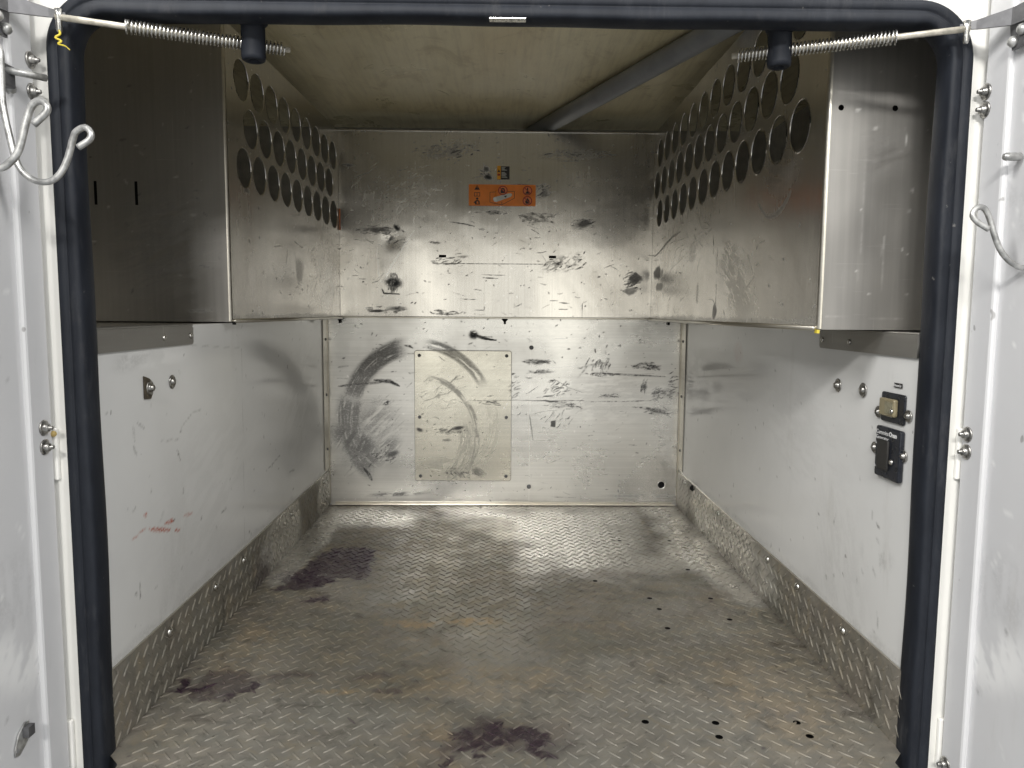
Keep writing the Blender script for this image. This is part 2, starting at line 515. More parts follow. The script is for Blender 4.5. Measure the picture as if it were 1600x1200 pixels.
class Sheet:
    """a grid sheet in (u, v) metres; layers R, G, B of wear; bump = relief along the normal"""

    def __init__(self, u0, u1, v0, v1, step):
        self.nu, self.nv = int(round((u1 - u0) / step)) + 1, int(round((v1 - v0) / step)) + 1
        self.U, self.V = np.meshgrid(np.linspace(u0, u1, self.nu), np.linspace(v0, v1, self.nv), indexing="ij")
        self.L = np.zeros((3, self.nu, self.nv))
        self.B = np.zeros((self.nu, self.nv))
        self.kill = np.zeros((self.nu - 1, self.nv - 1), bool)
        self.seed = 100
        self.step = step
        self.round_holes = []

    def add(self, k, m):
        self.L[k][self.sl] = np.maximum(self.L[k][self.sl], m)

    def win(self, u0, u1, v0, v1, pad):
        """work only on the patch of the sheet that a mark can reach"""
        du, dv = self.U[1, 0] - self.U[0, 0], self.V[0, 1] - self.V[0, 0]
        cl = lambda x, n: int(min(max(x, 0), n))
        i0, i1 = cl((u0 - pad - self.U[0, 0]) / du - 1, self.nu), cl((u1 + pad - self.U[0, 0]) / du + 2, self.nu)
        j0, j1 = cl((v0 - pad - self.V[0, 0]) / dv - 1, self.nv), cl((v1 + pad - self.V[0, 0]) / dv + 2, self.nv)
        self.sl = (slice(i0, i1), slice(j0, j1))
        self.seed += 1
        return self.U[self.sl], self.V[self.sl], i1 > i0 and j1 > j0

    def stroke(self, pts, w, s=1.0, k=0, rough=0.6, scale=120, taper=True):
        xs, ys = zip(*pts)
        U, V, ok = self.win(min(xs), max(xs), min(ys), max(ys), w * 2)
        if not ok:
            return
        d = np.full(U.shape, 9.0)
        T = np.zeros(U.shape)
        n = len(pts) - 1
        for i in range(n):
            (ax, ay), (bx, by) = pts[i], pts[i + 1]
            L2 = (bx - ax) ** 2 + (by - ay) ** 2 + 1e-12
            t = np.clip(((U - ax) * (bx - ax) + (V - ay) * (by - ay)) / L2, 0, 1)
            dd = np.hypot(U - ax - t * (bx - ax), V - ay - t * (by - ay))
            q = dd < d
            d = np.where(q, dd, d)
            T = np.where(q, (i + t) / n, T)
        n = vnoise(U, V, scale, self.seed)
        ww = w * (0.5 + 1.0 * n)
        if taper:
            ww = ww * (0.25 + 0.75 * np.sin(np.clip(T, 0.02, 0.98) * math.pi) ** 0.6)
        self.add(k, sstep(-d, -ww, -ww * 0.35) * s * (1 - rough * sstep(n, 0.42, 0.62)))

    def smear(self, cx, cy, rx, ry, ang=0.0, s=0.8, k=0, scale=60, thr=0.45, stretch=4.0):
        """a patch of streaky rub marks, streaks along the angle"""
        rm = max(rx, ry) * 1.2
        U, V, ok = self.win(cx - rm, cx + rm, cy - rm, cy + rm, 0.0)
        if not ok:
            return
        a = R(ang)
        x = (U - cx) * math.cos(a) + (V - cy) * math.sin(a)
        y = -(U - cx) * math.sin(a) + (V - cy) * math.cos(a)
        n = vnoise(x / stretch + 5, y + 5, scale, self.seed)
        n2 = vnoise(U, V, 18, self.seed + 50)
        e = np.hypot(x / rx, y / ry)
        n3 = vnoise(x / (stretch * 1.6) + 9, y + 3, scale * 2.6, self.seed + 90, 3)
        v = (n * 0.55 + n3 * 0.45) * (0.62 + 0.76 * n2)
        self.add(k, sstep(-e, -1.15, -0.30) * sstep(v, thr - 0.06, thr + 0.09) * s)

    def arc(self, cx, cy, r, w, a0, a1, s=0.7, k=0, ry=1.0, scale=70, thr=0.40):
        rm = r + w
        U, V, ok = self.win(cx - rm, cx + rm, cy - rm, cy + rm, 0.0)
        if not ok:
            return
        x, y = U - cx, (V - cy) / ry
        rr, th = np.hypot(x, y), np.degrees(np.arctan2(y, x)) % 360
        mid, half = (a0 + a1) / 2, (a1 - a0) / 2
        da = np.abs((th - mid + 180) % 360 - 180)
        n = vnoise(rr * 6.0, th / 480 + 3, scale, self.seed)
        n2 = vnoise(U, V, 14, self.seed + 50)
        self.add(k, sstep(-np.abs(rr - r), -w / 2, -w / 4) * sstep(-da, -half, -half * 0.6) * sstep(n * (0.62 + 0.76 * n2), thr - 0.10, thr + 0.16) * s)

    def poly(self, pts, k=0, s=1.0, soft=0.012, wob=0.05, scale=14):
        px, py = np.array(pts).T
        U0, V0, ok = self.win(px.min(), px.max(), py.min(), py.max(), wob + 0.04)
        if not ok:
            return None
        U = U0 + (vnoise(U0, V0, scale, self.seed) - 0.5) * wob
        V = V0 + (vnoise(U0, V0, scale, self.seed + 31) - 0.5) * wob
        inside = np.zeros(U.shape, bool)
        d = np.full(U.shape, 9.0)
        n = len(px)
        for i in range(n):
            j = (i + 1) % n
            cond = (py[i] > V) != (py[j] > V)
            xi = (px[j] - px[i]) * (V - py[i]) / (py[j] - py[i] + 1e-12) + px[i]
            inside ^= cond & (U < xi)
            L2 = (px[j] - px[i]) ** 2 + (py[j] - py[i]) ** 2 + 1e-12
            t = np.clip(((U - px[i]) * (px[j] - px[i]) + (V - py[i]) * (py[j] - py[i])) / L2, 0, 1)
            d = np.minimum(d, np.hypot(U - px[i] - t * (px[j] - px[i]), V - py[i] - t * (py[j] - py[i])))
        sd = np.where(inside, d, -d)
        self.add(k, sstep(sd, -soft, soft) * s)
        return sd

    def blob(self, cx, cy, rx, ry, k=0, s=1.0, soft=0.5, wob=0.6, scale=12, ang=0.0):
        rm = max(rx, ry) * (1 + wob + soft / 2)
        U, V, ok = self.win(cx - rm, cx + rm, cy - rm, cy + rm, 0.0)
        if not ok:
            return
        a = R(ang)
        x = (U - cx) * math.cos(a) + (V - cy) * math.sin(a)
        y = -(U - cx) * math.sin(a) + (V - cy) * math.cos(a)
        e = np.hypot(x / rx, y / ry) + (vnoise(U, V, scale, self.seed) - 0.5) * wob * 2
        self.add(k, sstep(-e, -1 - soft / 2, -1 + soft / 2) * s)

    def specks(self, n, rmin, rmax, s=0.8, k=0, area=None, elong=3.0):
        u0, u1, v0, v1 = area or (self.U[0, 0], self.U[-1, 0], self.V[0, 0], self.V[0, -1])
        du, dv = self.U[1, 0] - self.U[0, 0], self.V[0, 1] - self.V[0, 0]
        for _ in range(n):
            cu, cv = RNG.uniform(u0, u1), RNG.uniform(v0, v1)
            r = rmin + (rmax - rmin) * RNG.random() ** 2
            e = 1 + (elong - 1) * RNG.random()
            a = RNG.normal(0, 0.5) + (math.pi / 2 if RNG.random() < 0.2 else 0)
            i0, j0 = int((cu - self.U[0, 0]) / du), int((cv - self.V[0, 0]) / dv)
            w = int(r * e / du) + 2
            sl = (slice(max(0, i0 - w), i0 + w), slice(max(0, j0 - w), j0 + w))
            x, y = self.U[sl] - cu, self.V[sl] - cv
            xx, yy = x * math.cos(a) + y * math.sin(a), -x * math.sin(a) + y * math.cos(a)
            m = sstep(-np.hypot(xx / (r * e), yy / r), -1.2, -0.5) * s * RNG.uniform(0.4, 1)
            self.L[k][sl] = np.maximum(self.L[k][sl], m)

    def scribble(self, cx, cy, rx, ry, n, ang=0.0, spread=14.0, ln=(0.008, 0.03), w=(0.0020, 0.0042), s=(0.40, 1.0), k=0):
        """a cluster of short scrapes"""
        for _ in range(n):
            a, r = RNG.uniform(0, 2 * math.pi), RNG.random() ** 0.6
            x, y = cx + rx * r * math.cos(a), cy + ry * r * math.sin(a)
            t = R(ang + RNG.normal(0, spread))
            L = RNG.uniform(*ln) * 0.5
            bend = RNG.normal(0, 0.12) * L
            self.stroke([(x - L * math.cos(t), y - L * math.sin(t)), (x - bend * math.sin(t), y + bend * math.cos(t)), (x + L * math.cos(t), y + L * math.sin(t))], RNG.uniform(*w), RNG.uniform(*s), k, 0.5, 220)

    def hole(self, cu, cv, ru, rv=None, slot=False):
        rv = rv or ru
        uc = (self.U[:-1, :-1] + self.U[1:, 1:]) / 2
        vc = (self.V[:-1, :-1] + self.V[1:, 1:]) / 2
        if slot:
            self.kill |= (np.abs(uc - cu) < ru) & (np.abs(vc - cv) < rv)
        else:
            self.kill |= np.hypot((uc - cu) / ru, (vc - cv) / rv) < 1
            self.round_holes.append((cu, cv, ru))

    def relief(self, amp, scale, seed):
        self.B += (vnoise(self.U, self.V, scale, seed, 3) - 0.5) * 2 * amp

    def build(self, name, mat, place, parent=None, **kw):
        """place(U, V, B) -> world XYZ arrays"""
        # pull the grid onto the round hole edges so that they are smooth
        for t, z, r0 in self.round_holes:
            if r0 <= 0:
                continue
            self.win(t - r0, t + r0, z - r0, z + r0, self.step * 3)
            du, dv = self.U[self.sl] - t, self.V[self.sl] - z
            r = np.hypot(du, dv)
            near = np.abs(r - r0) < self.step * 0.95
            k = np.where(near, r0 / np.maximum(r, 1e-6), 1.0)
            self.U[self.sl] = t + du * k
            self.V[self.sl] = z + dv * k
        X, Y, Z = place(self.U, self.V, self.B)
        co = np.stack([np.broadcast_to(X, self.U.shape), np.broadcast_to(Y, self.U.shape), np.broadcast_to(Z, self.U.shape)], -1).reshape(-1, 3)
        idx = np.arange(self.nu * self.nv).reshape(self.nu, self.nv)
        f = np.stack([idx[:-1, :-1], idx[1:, :-1], idx[1:, 1:], idx[:-1, 1:]], -1)[~self.kill].reshape(-1, 4)
        me = bpy.data.meshes.new(name)
        me.vertices.add(len(co))
        me.vertices.foreach_set("co", co.astype(np.float32).ravel())
        me.loops.add(f.size)
        me.loops.foreach_set("vertex_index", f.astype(np.int32).ravel())
        me.polygons.add(len(f))
        me.polygons.foreach_set("loop_start", np.arange(0, f.size, 4, dtype=np.int32))
        me.update(calc_edges=True)
        at = me.attributes.new("marks", "FLOAT_COLOR", "POINT")
        c = np.ones((len(co), 4), np.float32)
        c[:, :3] = np.moveaxis(self.L, 0, -1).reshape(-1, 3)
        at.data.foreach_set("color", c.ravel())
        return link(name, me, mat, parent, smooth=True, **kw)

    def sample(self, u, v):
        i = int(np.clip(round((u - self.U[0, 0]) / (self.U[1, 0] - self.U[0, 0])), 0, self.nu - 1))
        j = int(np.clip(round((v - self.V[0, 0]) / (self.V[0, 1] - self.V[0, 0])), 0, self.nv - 1))
        return self.L[:, i, j]


# ------------------------------------------------------------------ dimensions (metres; compartment floor is z = 0, depth is +y)
XL, XR = -0.590, 0.622          # lower side walls
YB = 2.520                      # back wall
YF = 1.090                      # inside of the door frame
ZL = 0.640                      # ledge on top of the lower walls
ZC = 1.318                      # ceiling
XLO, XRO = -0.93, 0.96          # outer skin above the ledges

# ================================================================== FLOOR
fl = Sheet(XL, XR, 0.99, YB, 0.0035)
S1 = [(-0.52, 1.892), (-0.491, 1.98), (-0.471, 2.046), (-0.402, 2.064), (-0.357, 2.013), (-0.327, 1.918), (-0.332, 1.822), (-0.371, 1.799), (-0.409, 1.769), (-0.463, 1.735), (-0.485, 1.714), (-0.518, 1.756), (-0.532, 1.71), (-0.535, 1.799)]
S2 = [(-0.566, 1.24), (-0.57, 1.285), (-0.554, 1.316), (-0.524, 1.33), (-0.512, 1.345), (-0.485, 1.32), (-0.446, 1.301), (-0.436, 1.261), (-0.451, 1.239), (-0.473, 1.224), (-0.509, 1.218), (-0.545, 1.225)]
S3 = [(-0.078, 1.084), (-0.065, 1.128), (-0.041, 1.162), (-0.009, 1.17), (0.022, 1.143), (0.074, 1.137), (0.111, 1.084), (0.089, 1.059), (0.05, 1.062), (0.011, 1.084), (-0.018, 1.072), (-0.046, 1.043), (-0.069, 1.036)]


def dried(poly, s_in, s_edge, wob):
    """a dried spill: ragged outline, darker where it pooled, thin and broken towards one side"""
    sd = fl.poly(poly, 0, 0.0, 0.004, wob, 20)
    U, V = fl.U[fl.sl], fl.V[fl.sl]
    fine = vnoise(U, V, 55, fl.seed + 9, 4)
    pool = vnoise(U, V, 17, fl.seed + 3, 3)
    body = sstep(sd + (fine - 0.5) * 0.050, -0.006, 0.006)
    m = body * (s_in + (s_edge - s_in) * sstep(pool + (fine - 0.5) * 0.6, 0.44, 0.60))
    fl.add(0, m)


dried(S1, 0.84, 1.0, 0.060)
dried(S2, 0.55, 0.98, 0.055)
dried(S3, 0.42, 0.95, 0.055)
fl.poly([(-0.53, 1.86), (-0.57, 1.84), (-0.585, 1.80), (-0.55, 1.79)], 0, 0.55, 0.012, 0.06)
fl.poly([(-0.448, 1.648), (-0.431, 1.671), (-0.402, 1.694), (-0.398, 1.655), (-0.43, 1.640)], 0, 0.95, 0.006, 0.03, 26)
fl.poly([(-0.442, 1.296), (-0.40, 1.315), (-0.34, 1.322), (-0.32, 1.310), (-0.404, 1.284)], 0, 0.55, 0.010, 0.04, 26)
fl.poly([(0.02, 1.15), (0.11, 1.13), (0.14, 1.07), (0.04, 1.06)], 0, 0.30, 0.02, 0.06)
fl.poly([(-0.078, 1.06), (-0.06, 1.12), (-0.03, 1.155), (-0.01, 1.12), (-0.03, 1.08)], 0, 0.72, 0.012, 0.05, 24)
fl.blob(-0.225, 1.305, 0.035, 0.010, 0, 0.40, ang=15)
fl.blob(-0.185, 1.250, 0.012, 0.010, 0, 0.55)
fl.blob(-0.215, 1.252, 0.010, 0.008, 0, 0.5)
# clean, wiped metal that mirrors the bright panel
fl.blob(-0.42, 2.37, 0.17, 0.11, 1, 0.95, 1.1, 0.45, 12)
fl.blob(-0.55, 2.10, 0.05, 0.34, 1, 0.8, 0.5, 0.4, 9)
fl.poly([(-0.19, 2.50), (0.04, 2.12), (0.12, 1.84), (0.28, 1.80), (0.42, 2.05), (0.46, 2.50)], 1, 0.95, 0.130, 0.20, 12)
fl.poly([(0.62, 2.50), (0.62, 1.66), (0.56, 1.66), (0.47, 1.98), (0.50, 2.50)], 1, 0.95, 0.070, 0.12, 12)
fl.blob(0.36, 1.92, 0.18, 0.09, 1, 0.6, 0.9, 0.5, 12)
fl.blob(0.10, 1.92, 0.06, 0.12, 1, 0.45, 0.9, 0.6, 14)
fl.blob(0.30, 1.12, 0.35, 0.20, 1, 0.30, 1.0, 0.6, 8)
fl.blob(-0.30, 1.10, 0.35, 0.16, 1, 0.28, 1.0, 0.6, 8)
# ochre dust
fl.blob(-0.175, 1.535, 0.055, 0.022, 2, 0.75, 0.9, 0.7, 20)
fl.blob(-0.065, 1.545, 0.060, 0.018, 2, 0.9, 0.9, 0.7, 20)
fl.blob(-0.275, 1.250, 0.040, 0.014, 2, 0.8, 0.9, 0.6, 20)
fl.blob(-0.06, 1.28, 0.17, 0.06, 2, 0.35, 1.2, 0.8, 14)
fl.blob(-0.09, 1.11, 0.05, 0.05, 2, 0.45, 1.0, 0.7, 14)
fl.blob(0.46, 1.22, 0.12, 0.12, 2, 0.35, 1.2, 0.7, 10)
fl.blob(-0.50, 1.42, 0.05, 0.09, 2, 0.30, 1.2, 0.7, 14)
HOLES = [(0.241, 1.15), (0.356, 1.147), (0.35, 1.107), (0.49, 1.147), (0.495, 1.108), (0.354, 2.116), (0.502, 2.117), (0.24, 1.788), (0.354, 1.676), (0.498, 1.676), (0.363, 1.612), (0.359, 1.51), (0.494, 1.872), (0.506, 1.556)]
for hx, hy in HOLES:
    fl.hole(hx, hy, 0.0062)
# grime packed along the walls and the back
for pts in ([(XL + 0.004, 1.05), (XL + 0.004, 2.51)], [(XR - 0.004, 1.05), (XR - 0.004, 2.51)]):
    fl.stroke(pts, 0.010, 0.40, 0, 0.8, 60, False)
fl.stroke([(XL, YB - 0.012), (XR, YB - 0.012)], 0.016, 0.55, 0, 0.7, 60, False)
fl.specks(160, 0.0015, 0.0045, 0.75, 0, None, 2.0)
fl.relief(0.0016, 3.0, 3)


def place_floor(U, V, B):
    # the plate narrows a touch where it passes between the door seals
    k = np.clip((1.068 - V) / 0.03, 0, 1)
    return np.where(U < 0, np.maximum(U, XL + 0.030 * k), np.minimum(U, XR - 0.028 * k)), V, B


floor = fl.build("floor", "tread", place_floor, kind="structure")
box("subfloor", (XL + 0.03, 1.0, -0.05), (XR - 0.03, YB, -0.02), "void", floor)
box("floor_edge", (XL + 0.031, 0.975, -0.06), (XR - 0.029, 0.989, 0.001), "trim_alu", floor, bevel=0.002)


def lug_mesh(name):
    """one raised lens-shaped tread lug, 30 mm long, lying along local X"""
    L, W, H = 0.0146, 0.0026, 0.0017
    st = [(-1, 0), (-0.72, 0.62), (-0.3, 0.95), (0.3, 0.95), (0.72, 0.62), (1, 0)]
    vs, fs = [], []
    for t, w in st[1:-1]:
        vs += [(t * L, -w * W, -0.0004), (t * L, -w * W * 0.42, H * (0.55 + 0.45 * w)), (t * L, w * W * 0.42, H * (0.55 + 0.45 * w)), (t * L, w * W, -0.0004)]
    a, b = len(vs), len(vs) + 1
    vs += [(-L, 0, -0.0004), (L, 0, -0.0004)]
    for i in range(3):
        for k in range(3):
            fs.append((i * 4 + k, (i + 1) * 4 + k, (i + 1) * 4 + k + 1, i * 4 + k + 1))
    for k in range(3):
        fs.append((a, k, k + 1))
        fs.append((b, 12 + k + 1, 12 + k))
    return vs, fs


LV, LF = lug_mesh("lug")
LUG = bpy.data.meshes.new("tread_lug")
LUG.from_pydata(LV, [], LF)
LUG.materials.append(M["tread"])
LUG.polygons.foreach_set("use_smooth", np.ones(len(LUG.polygons), bool))


def lugs(parent, spots, near_key, limit=300):
    """spots: (matrix, marks). Nearest ones are parts of their own, the rest one joined part"""
    spots = sorted(spots, key=near_key)
    pinv = Matrix.Translation(-Vector(parent.location))
    for m, mk in spots[:limit]:
        o = bpy.data.objects.new("tread_lug", LUG)
        COL.objects.link(o)
        o.parent = parent
        o.matrix_parent_inverse = pinv
        o.matrix_basis = m
        o["marks"] = [float(x) for x in mk]
    rest = spots[limit:]
    if rest:
        lv = np.array(LV)
        vs, cs, fs = [], [], []
        lf = LF
        for i, (m, mk) in enumerate(rest):
            A = np.array(m)
            vs.append(lv @ A[:3, :3].T + A[:3, 3])
            cs.append(np.tile([*mk, 1.0], (len(lv), 1)))
            b = i * len(lv)
            fs += [tuple(b + q for q in f) for f in lf]
        me = bpy.data.meshes.new("tread_lugs")
        me.from_pydata(np.concatenate(vs).tolist(), [], fs)
        at = me.attributes.new("marks", "FLOAT_COLOR", "POINT")
        at.data.foreach_set("color", np.concatenate(cs).astype(np.float32).ravel())
        link("tread_lugs", me, "tread", parent, smooth=True, kind="stuff")


P = 0.0321
spots = []
for i in range(-19, 21):
    for j in range(30, 80):
        for q, ang in ((0, -48), (1, 48)):
            x, y = 0.016 + (i + 0.5 * q) * P, (j + 0.5 * q) * P
            if not (XL + 0.012 < x < XR - 0.012 and 1.004 < y < YB - 0.012):
                continue
            if y < 1.11 and not (XL + 0.042 < x < XR - 0.040):
                continue
            if any(math.hypot(x - hx, y - hy) < 0.011 for hx, hy in HOLES):
                continue
            mk = fl.sample(x, y)
            bz = fl.B[int((x - XL) / (XR - XL) * (fl.nu - 1)), int((y - 0.99) / (YB - 0.99) * (fl.nv - 1))]
            spots.append((Matrix.Translation((x, y, bz)) @ Matrix.Rotation(R(ang + random.uniform(-2, 2)), 4, "Z"), mk))
lugs(floor, spots, lambda s: s[0].translation.y * 1000 + (abs(s[0].translation.x) if s[0].translation.y > 1.02 else 9e6))

# ================================================================== LOWER SIDE WALLS (glossy white panels)
wl = Sheet(1.066, YB, 0.0, ZL, 0.004)
# red paint scrape, ochre smudge, dark nicks
for w_, s_, pts in ((0.0034, 0.95, [(1.226, 0.299), (1.264, 0.287), (1.305, 0.274)]), (0.0026, 0.8, [(1.318, 0.270), (1.342, 0.263)]), (0.0030, 0.9, [(1.208, 0.328), (1.221, 0.326)]), (0.0036, 0.9, [(1.283, 0.293), (1.319, 0.289)]), (0.0018, 0.6, [(1.163, 0.298), (1.189, 0.302), (1.215, 0.305)]), (0.0030, 0.5, [(1.356, 0.286), (1.398, 0.279)])):
    wl.stroke(pts, w_ * 1.5, min(1, s_ * 1.1), 2, 0.3)
wl.smear(1.266, 0.312, 0.026, 0.014, 35, 0.22, 0)
for w_, s_, pts in ((0.0018, 0.8, [(1.187, 0.223), (1.186, 0.194)]), (0.0024, 0.75, [(1.342, 0.414), (1.353, 0.392)]), (0.0018, 0.7, [(1.847, 0.264), (1.979, 0.283)]), (0.0026, 0.8, [(2.05, 0.217), (2.104, 0.213)]), (0.0020, 0.7, [(1.54, 0.238), (1.575, 0.243)]), (0.0024, 0.7, [(1.183, 0.450), (1.194, 0.433)]), (0.0022, 0.5, [(1.201, 0.484), (1.222, 0.472)]), (0.0030, 0.35, [(1.187, 0.480), (1.190, 0.456)]), (0.0016, 0.4, [(1.36, 0.45), (1.41, 0.47), (1.47, 0.474)]), (0.0016, 0.35, [(1.28, 0.44), (1.36, 0.43)]), (0.0020, 0.6, [(1.36, 0.34), (1.362, 0.325)])):
    wl.stroke(pts, w_ * 1.5, s_, 0, 0.4)
wl.smear(1.28, 0.585, 0.14, 0.020, 0, 0.30, 1, 70, 0.40)
wl.smear(1.5, 0.30, 0.35, 0.20, 20, 0.06, 0, 60, 0.46)
wl.smear(1.3, 0.12, 0.25, 0.08, 70, 0.09, 0, 60, 0.46)
wl.blob(1.7, 0.125, 0.8, 0.012, 0, 0.18, 1.0, 0.8, 30)
wl.smear(1.20, 0.59, 0.08, 0.02, 10, 0.22, 0)
wl.smear(2.2, 0.42, 0.25, 0.16, 30, 0.12, 0, 40)
wl.specks(110, 0.0012, 0.0038, 0.7)
wl.stroke([(1.680, 0.12), (1.694, 0.582), (1.425, 0.600)], 0.0016, 0.24, 0, 0.1, 60, False)
wl.relief(0.0012, 2.0, 21)
wall_l = wl.build("wall_left", "wall_white", lambda U, V, B: (XL + B, U, V), kind="structure")

wr = Sheet(1.066, YB, 0.0, ZL, 0.004)
wr.stroke([(1.33, 0.30), (1.335, 0.275)], 0.003, 0.6)
wr.stroke([(1.195, 0.345), (1.20, 0.325)], 0.003, 0.7)
wr.stroke([(1.185, 0.325), (1.17, 0.318)], 0.004, 0.8)
wr.stroke([(1.19, 0.25), (1.175, 0.235)], 0.003, 0.5)
wr.stroke([(1.165, 0.18), (1.16, 0.15)], 0.003, 0.5)
wr.smear(1.18, 0.27, 0.03, 0.06, 80, 0.25, 0)
wr.smear(2.3, 0.46, 0.25, 0.10, 0, 0.16, 0, 26)
wr.blob(1.92, 0.565, 0.035, 0.025, 2, 0.14, 1.0, 0.3)
wr.stroke([(1.95, 0.36), (1.96, 0.34)], 0.002, 0.6)
wr.smear(1.5, 0.42, 0.30, 0.16, 10, 0.06, 0, 60, 0.46)
wr.smear(1.3, 0.20, 0.25, 0.12, 70, 0.08, 0, 60, 0.46)
wr.blob(1.7, 0.125, 0.8, 0.012, 0, 0.18, 1.0, 0.8, 30)
wr.specks(90, 0.0012, 0.0036, 0.7)
wr.relief(0.0012, 2.0, 22)
wall_r = wr.build("wall_right", "wall_white", lambda U, V, B: (XR - B, U, V), kind="structure")


def bolt(parent, loc, ax, r=0.011, head=0.0055, name="bolt", mat="bolt_steel"):
    """dished washer with a domed screw head"""
    prof = [(0, 0.0005), (r, 0.0005), (r, 0.0016), (r * 0.86, 0.0026), (r * 0.70, 0.0014), (r * 0.58, 0.0016), (r * 0.52, 0.0036), (r * 0.36, head), (r * 0.12, head + 0.0008), (0, head + 0.0008)]
    return lathe(name, prof, loc, ax, mat, parent, 20)


bolt(wall_l, (XL + 0.002, 1.243, 0.537), (1, 0, 0), 0.0125, 0.008)
bolt(wall_l, (XL + 0.001, 1.330, 0.539), (1, 0, 0), 0.0125, 0.006)
gm = plate_curve([(-0.016, -0.017), (0.006, -0.019), (0.013, -0.010), (0.012, 0.010), (0.002, 0.016), (-0.016, 0.021)], [], 0.0016)
gk = link("torn_gasket", gm, simple("brown_gasket", (0.06, 0.048, 0.032), 0.7, var=0.4, scale=80), wall_l)
gk.data.transform(frame((XL + 0.002, 1.240, 0.537), (0, 1, 0), (0, 0, 1)))
bolt(wall_r, (XR - 0.001, 1.341, 0.538), (-1, 0, 0), 0.0125, 0.008)
bolt(wall_r, (XR - 0.001, 1.247, 0.539), (-1, 0, 0), 0.0125, 0.006)
for y, z in ((1.192, 0.509), (1.103, 0.514), (1.198, 0.449), (1.110, 0.451)):
    bolt(wall_r, (XR - 0.001, y, z), (-1, 0, 0), 0.0095, 0.006)

# ledges, outer skin, ceiling
box("ledge_left", (XLO, YF, ZL - 0.03), (XL - 0.001, YB, ZL), "trim_alu", kind="structure")
box("ledge_right", (XR + 0.001, YF, ZL - 0.03), (XRO, YB, ZL), "trim_alu", kind="structure")
box("outer_wall_left", (XLO - 0.01, YF, ZL - 0.04), (XLO - 0.0005, YB + 0.2, ZC), "inner_dark", kind="structure")
box("outer_wall_right", (XRO + 0.0005, YF, ZL - 0.04), (XRO + 0.01, YB + 0.2, ZC), "inner_dark", kind="structure")
box("outer_wall_back", (XLO - 0.01, YB + 0.19, 0.0), (XRO + 0.01, YB + 0.20, ZC), "inner_dark", kind="structure")
ce = Sheet(XLO, XRO, YF - 0.02, YB + 0.2, 0.012)
ce.relief(0.0025, 2.4, 40)
ceiling = ce.build("ceiling", "ceiling", lambda U, V, B: (U, V, ZC + B), kind="structure")
box("roof_skin", (XLO - 0.01, YF - 0.02, ZC + 0.004), (XRO + 0.01, YB + 0.21, ZC + 0.02), "void", ceiling)

# ================================================================== BACK WALL, lower bare aluminium panel
def LX(px):
    return -0.293 + (px - 647) * 0.002218


def LZ(py):
    return 0.537 - (py - 547) * 0.002204


def LP(*pp):
    return [(LX(a), LZ(b)) for a, b in pp]


bk = Sheet(XL, XR, 0.0, 0.668, 0.0022)


def tyre_marks(s, ox=0.0):
    # the big ring left by a wheel rubbing on the panel, and a smaller one inside it
    s.arc(LX(662), LZ(655), 0.258, 0.085, 100, 172, 0.66, 0, 1.0, 40, 0.24)
    s.arc(LX(650), LZ(655), 0.232, 0.110, 152, 240, 0.66, 0, 1.0, 40, 0.27)
    s.arc(LX(648), LZ(655), 0.262, 0.046, 22, 86, 0.55, 0, 1.0, 40, 0.28)
    s.arc(LX(650), LZ(660), 0.265, 0.060, -45, 20, 0.28, 0, 1.0, 40, 0.40)
    s.arc(LX(648), LZ(682), 0.213, 0.026, -50, 88, 0.58, 0, 1.0, 40, 0.34)
    s.arc(LX(648), LZ(682), 0.180, 0.075, -60, 25, 0.45, 0, 1.0, 50, 0.40)


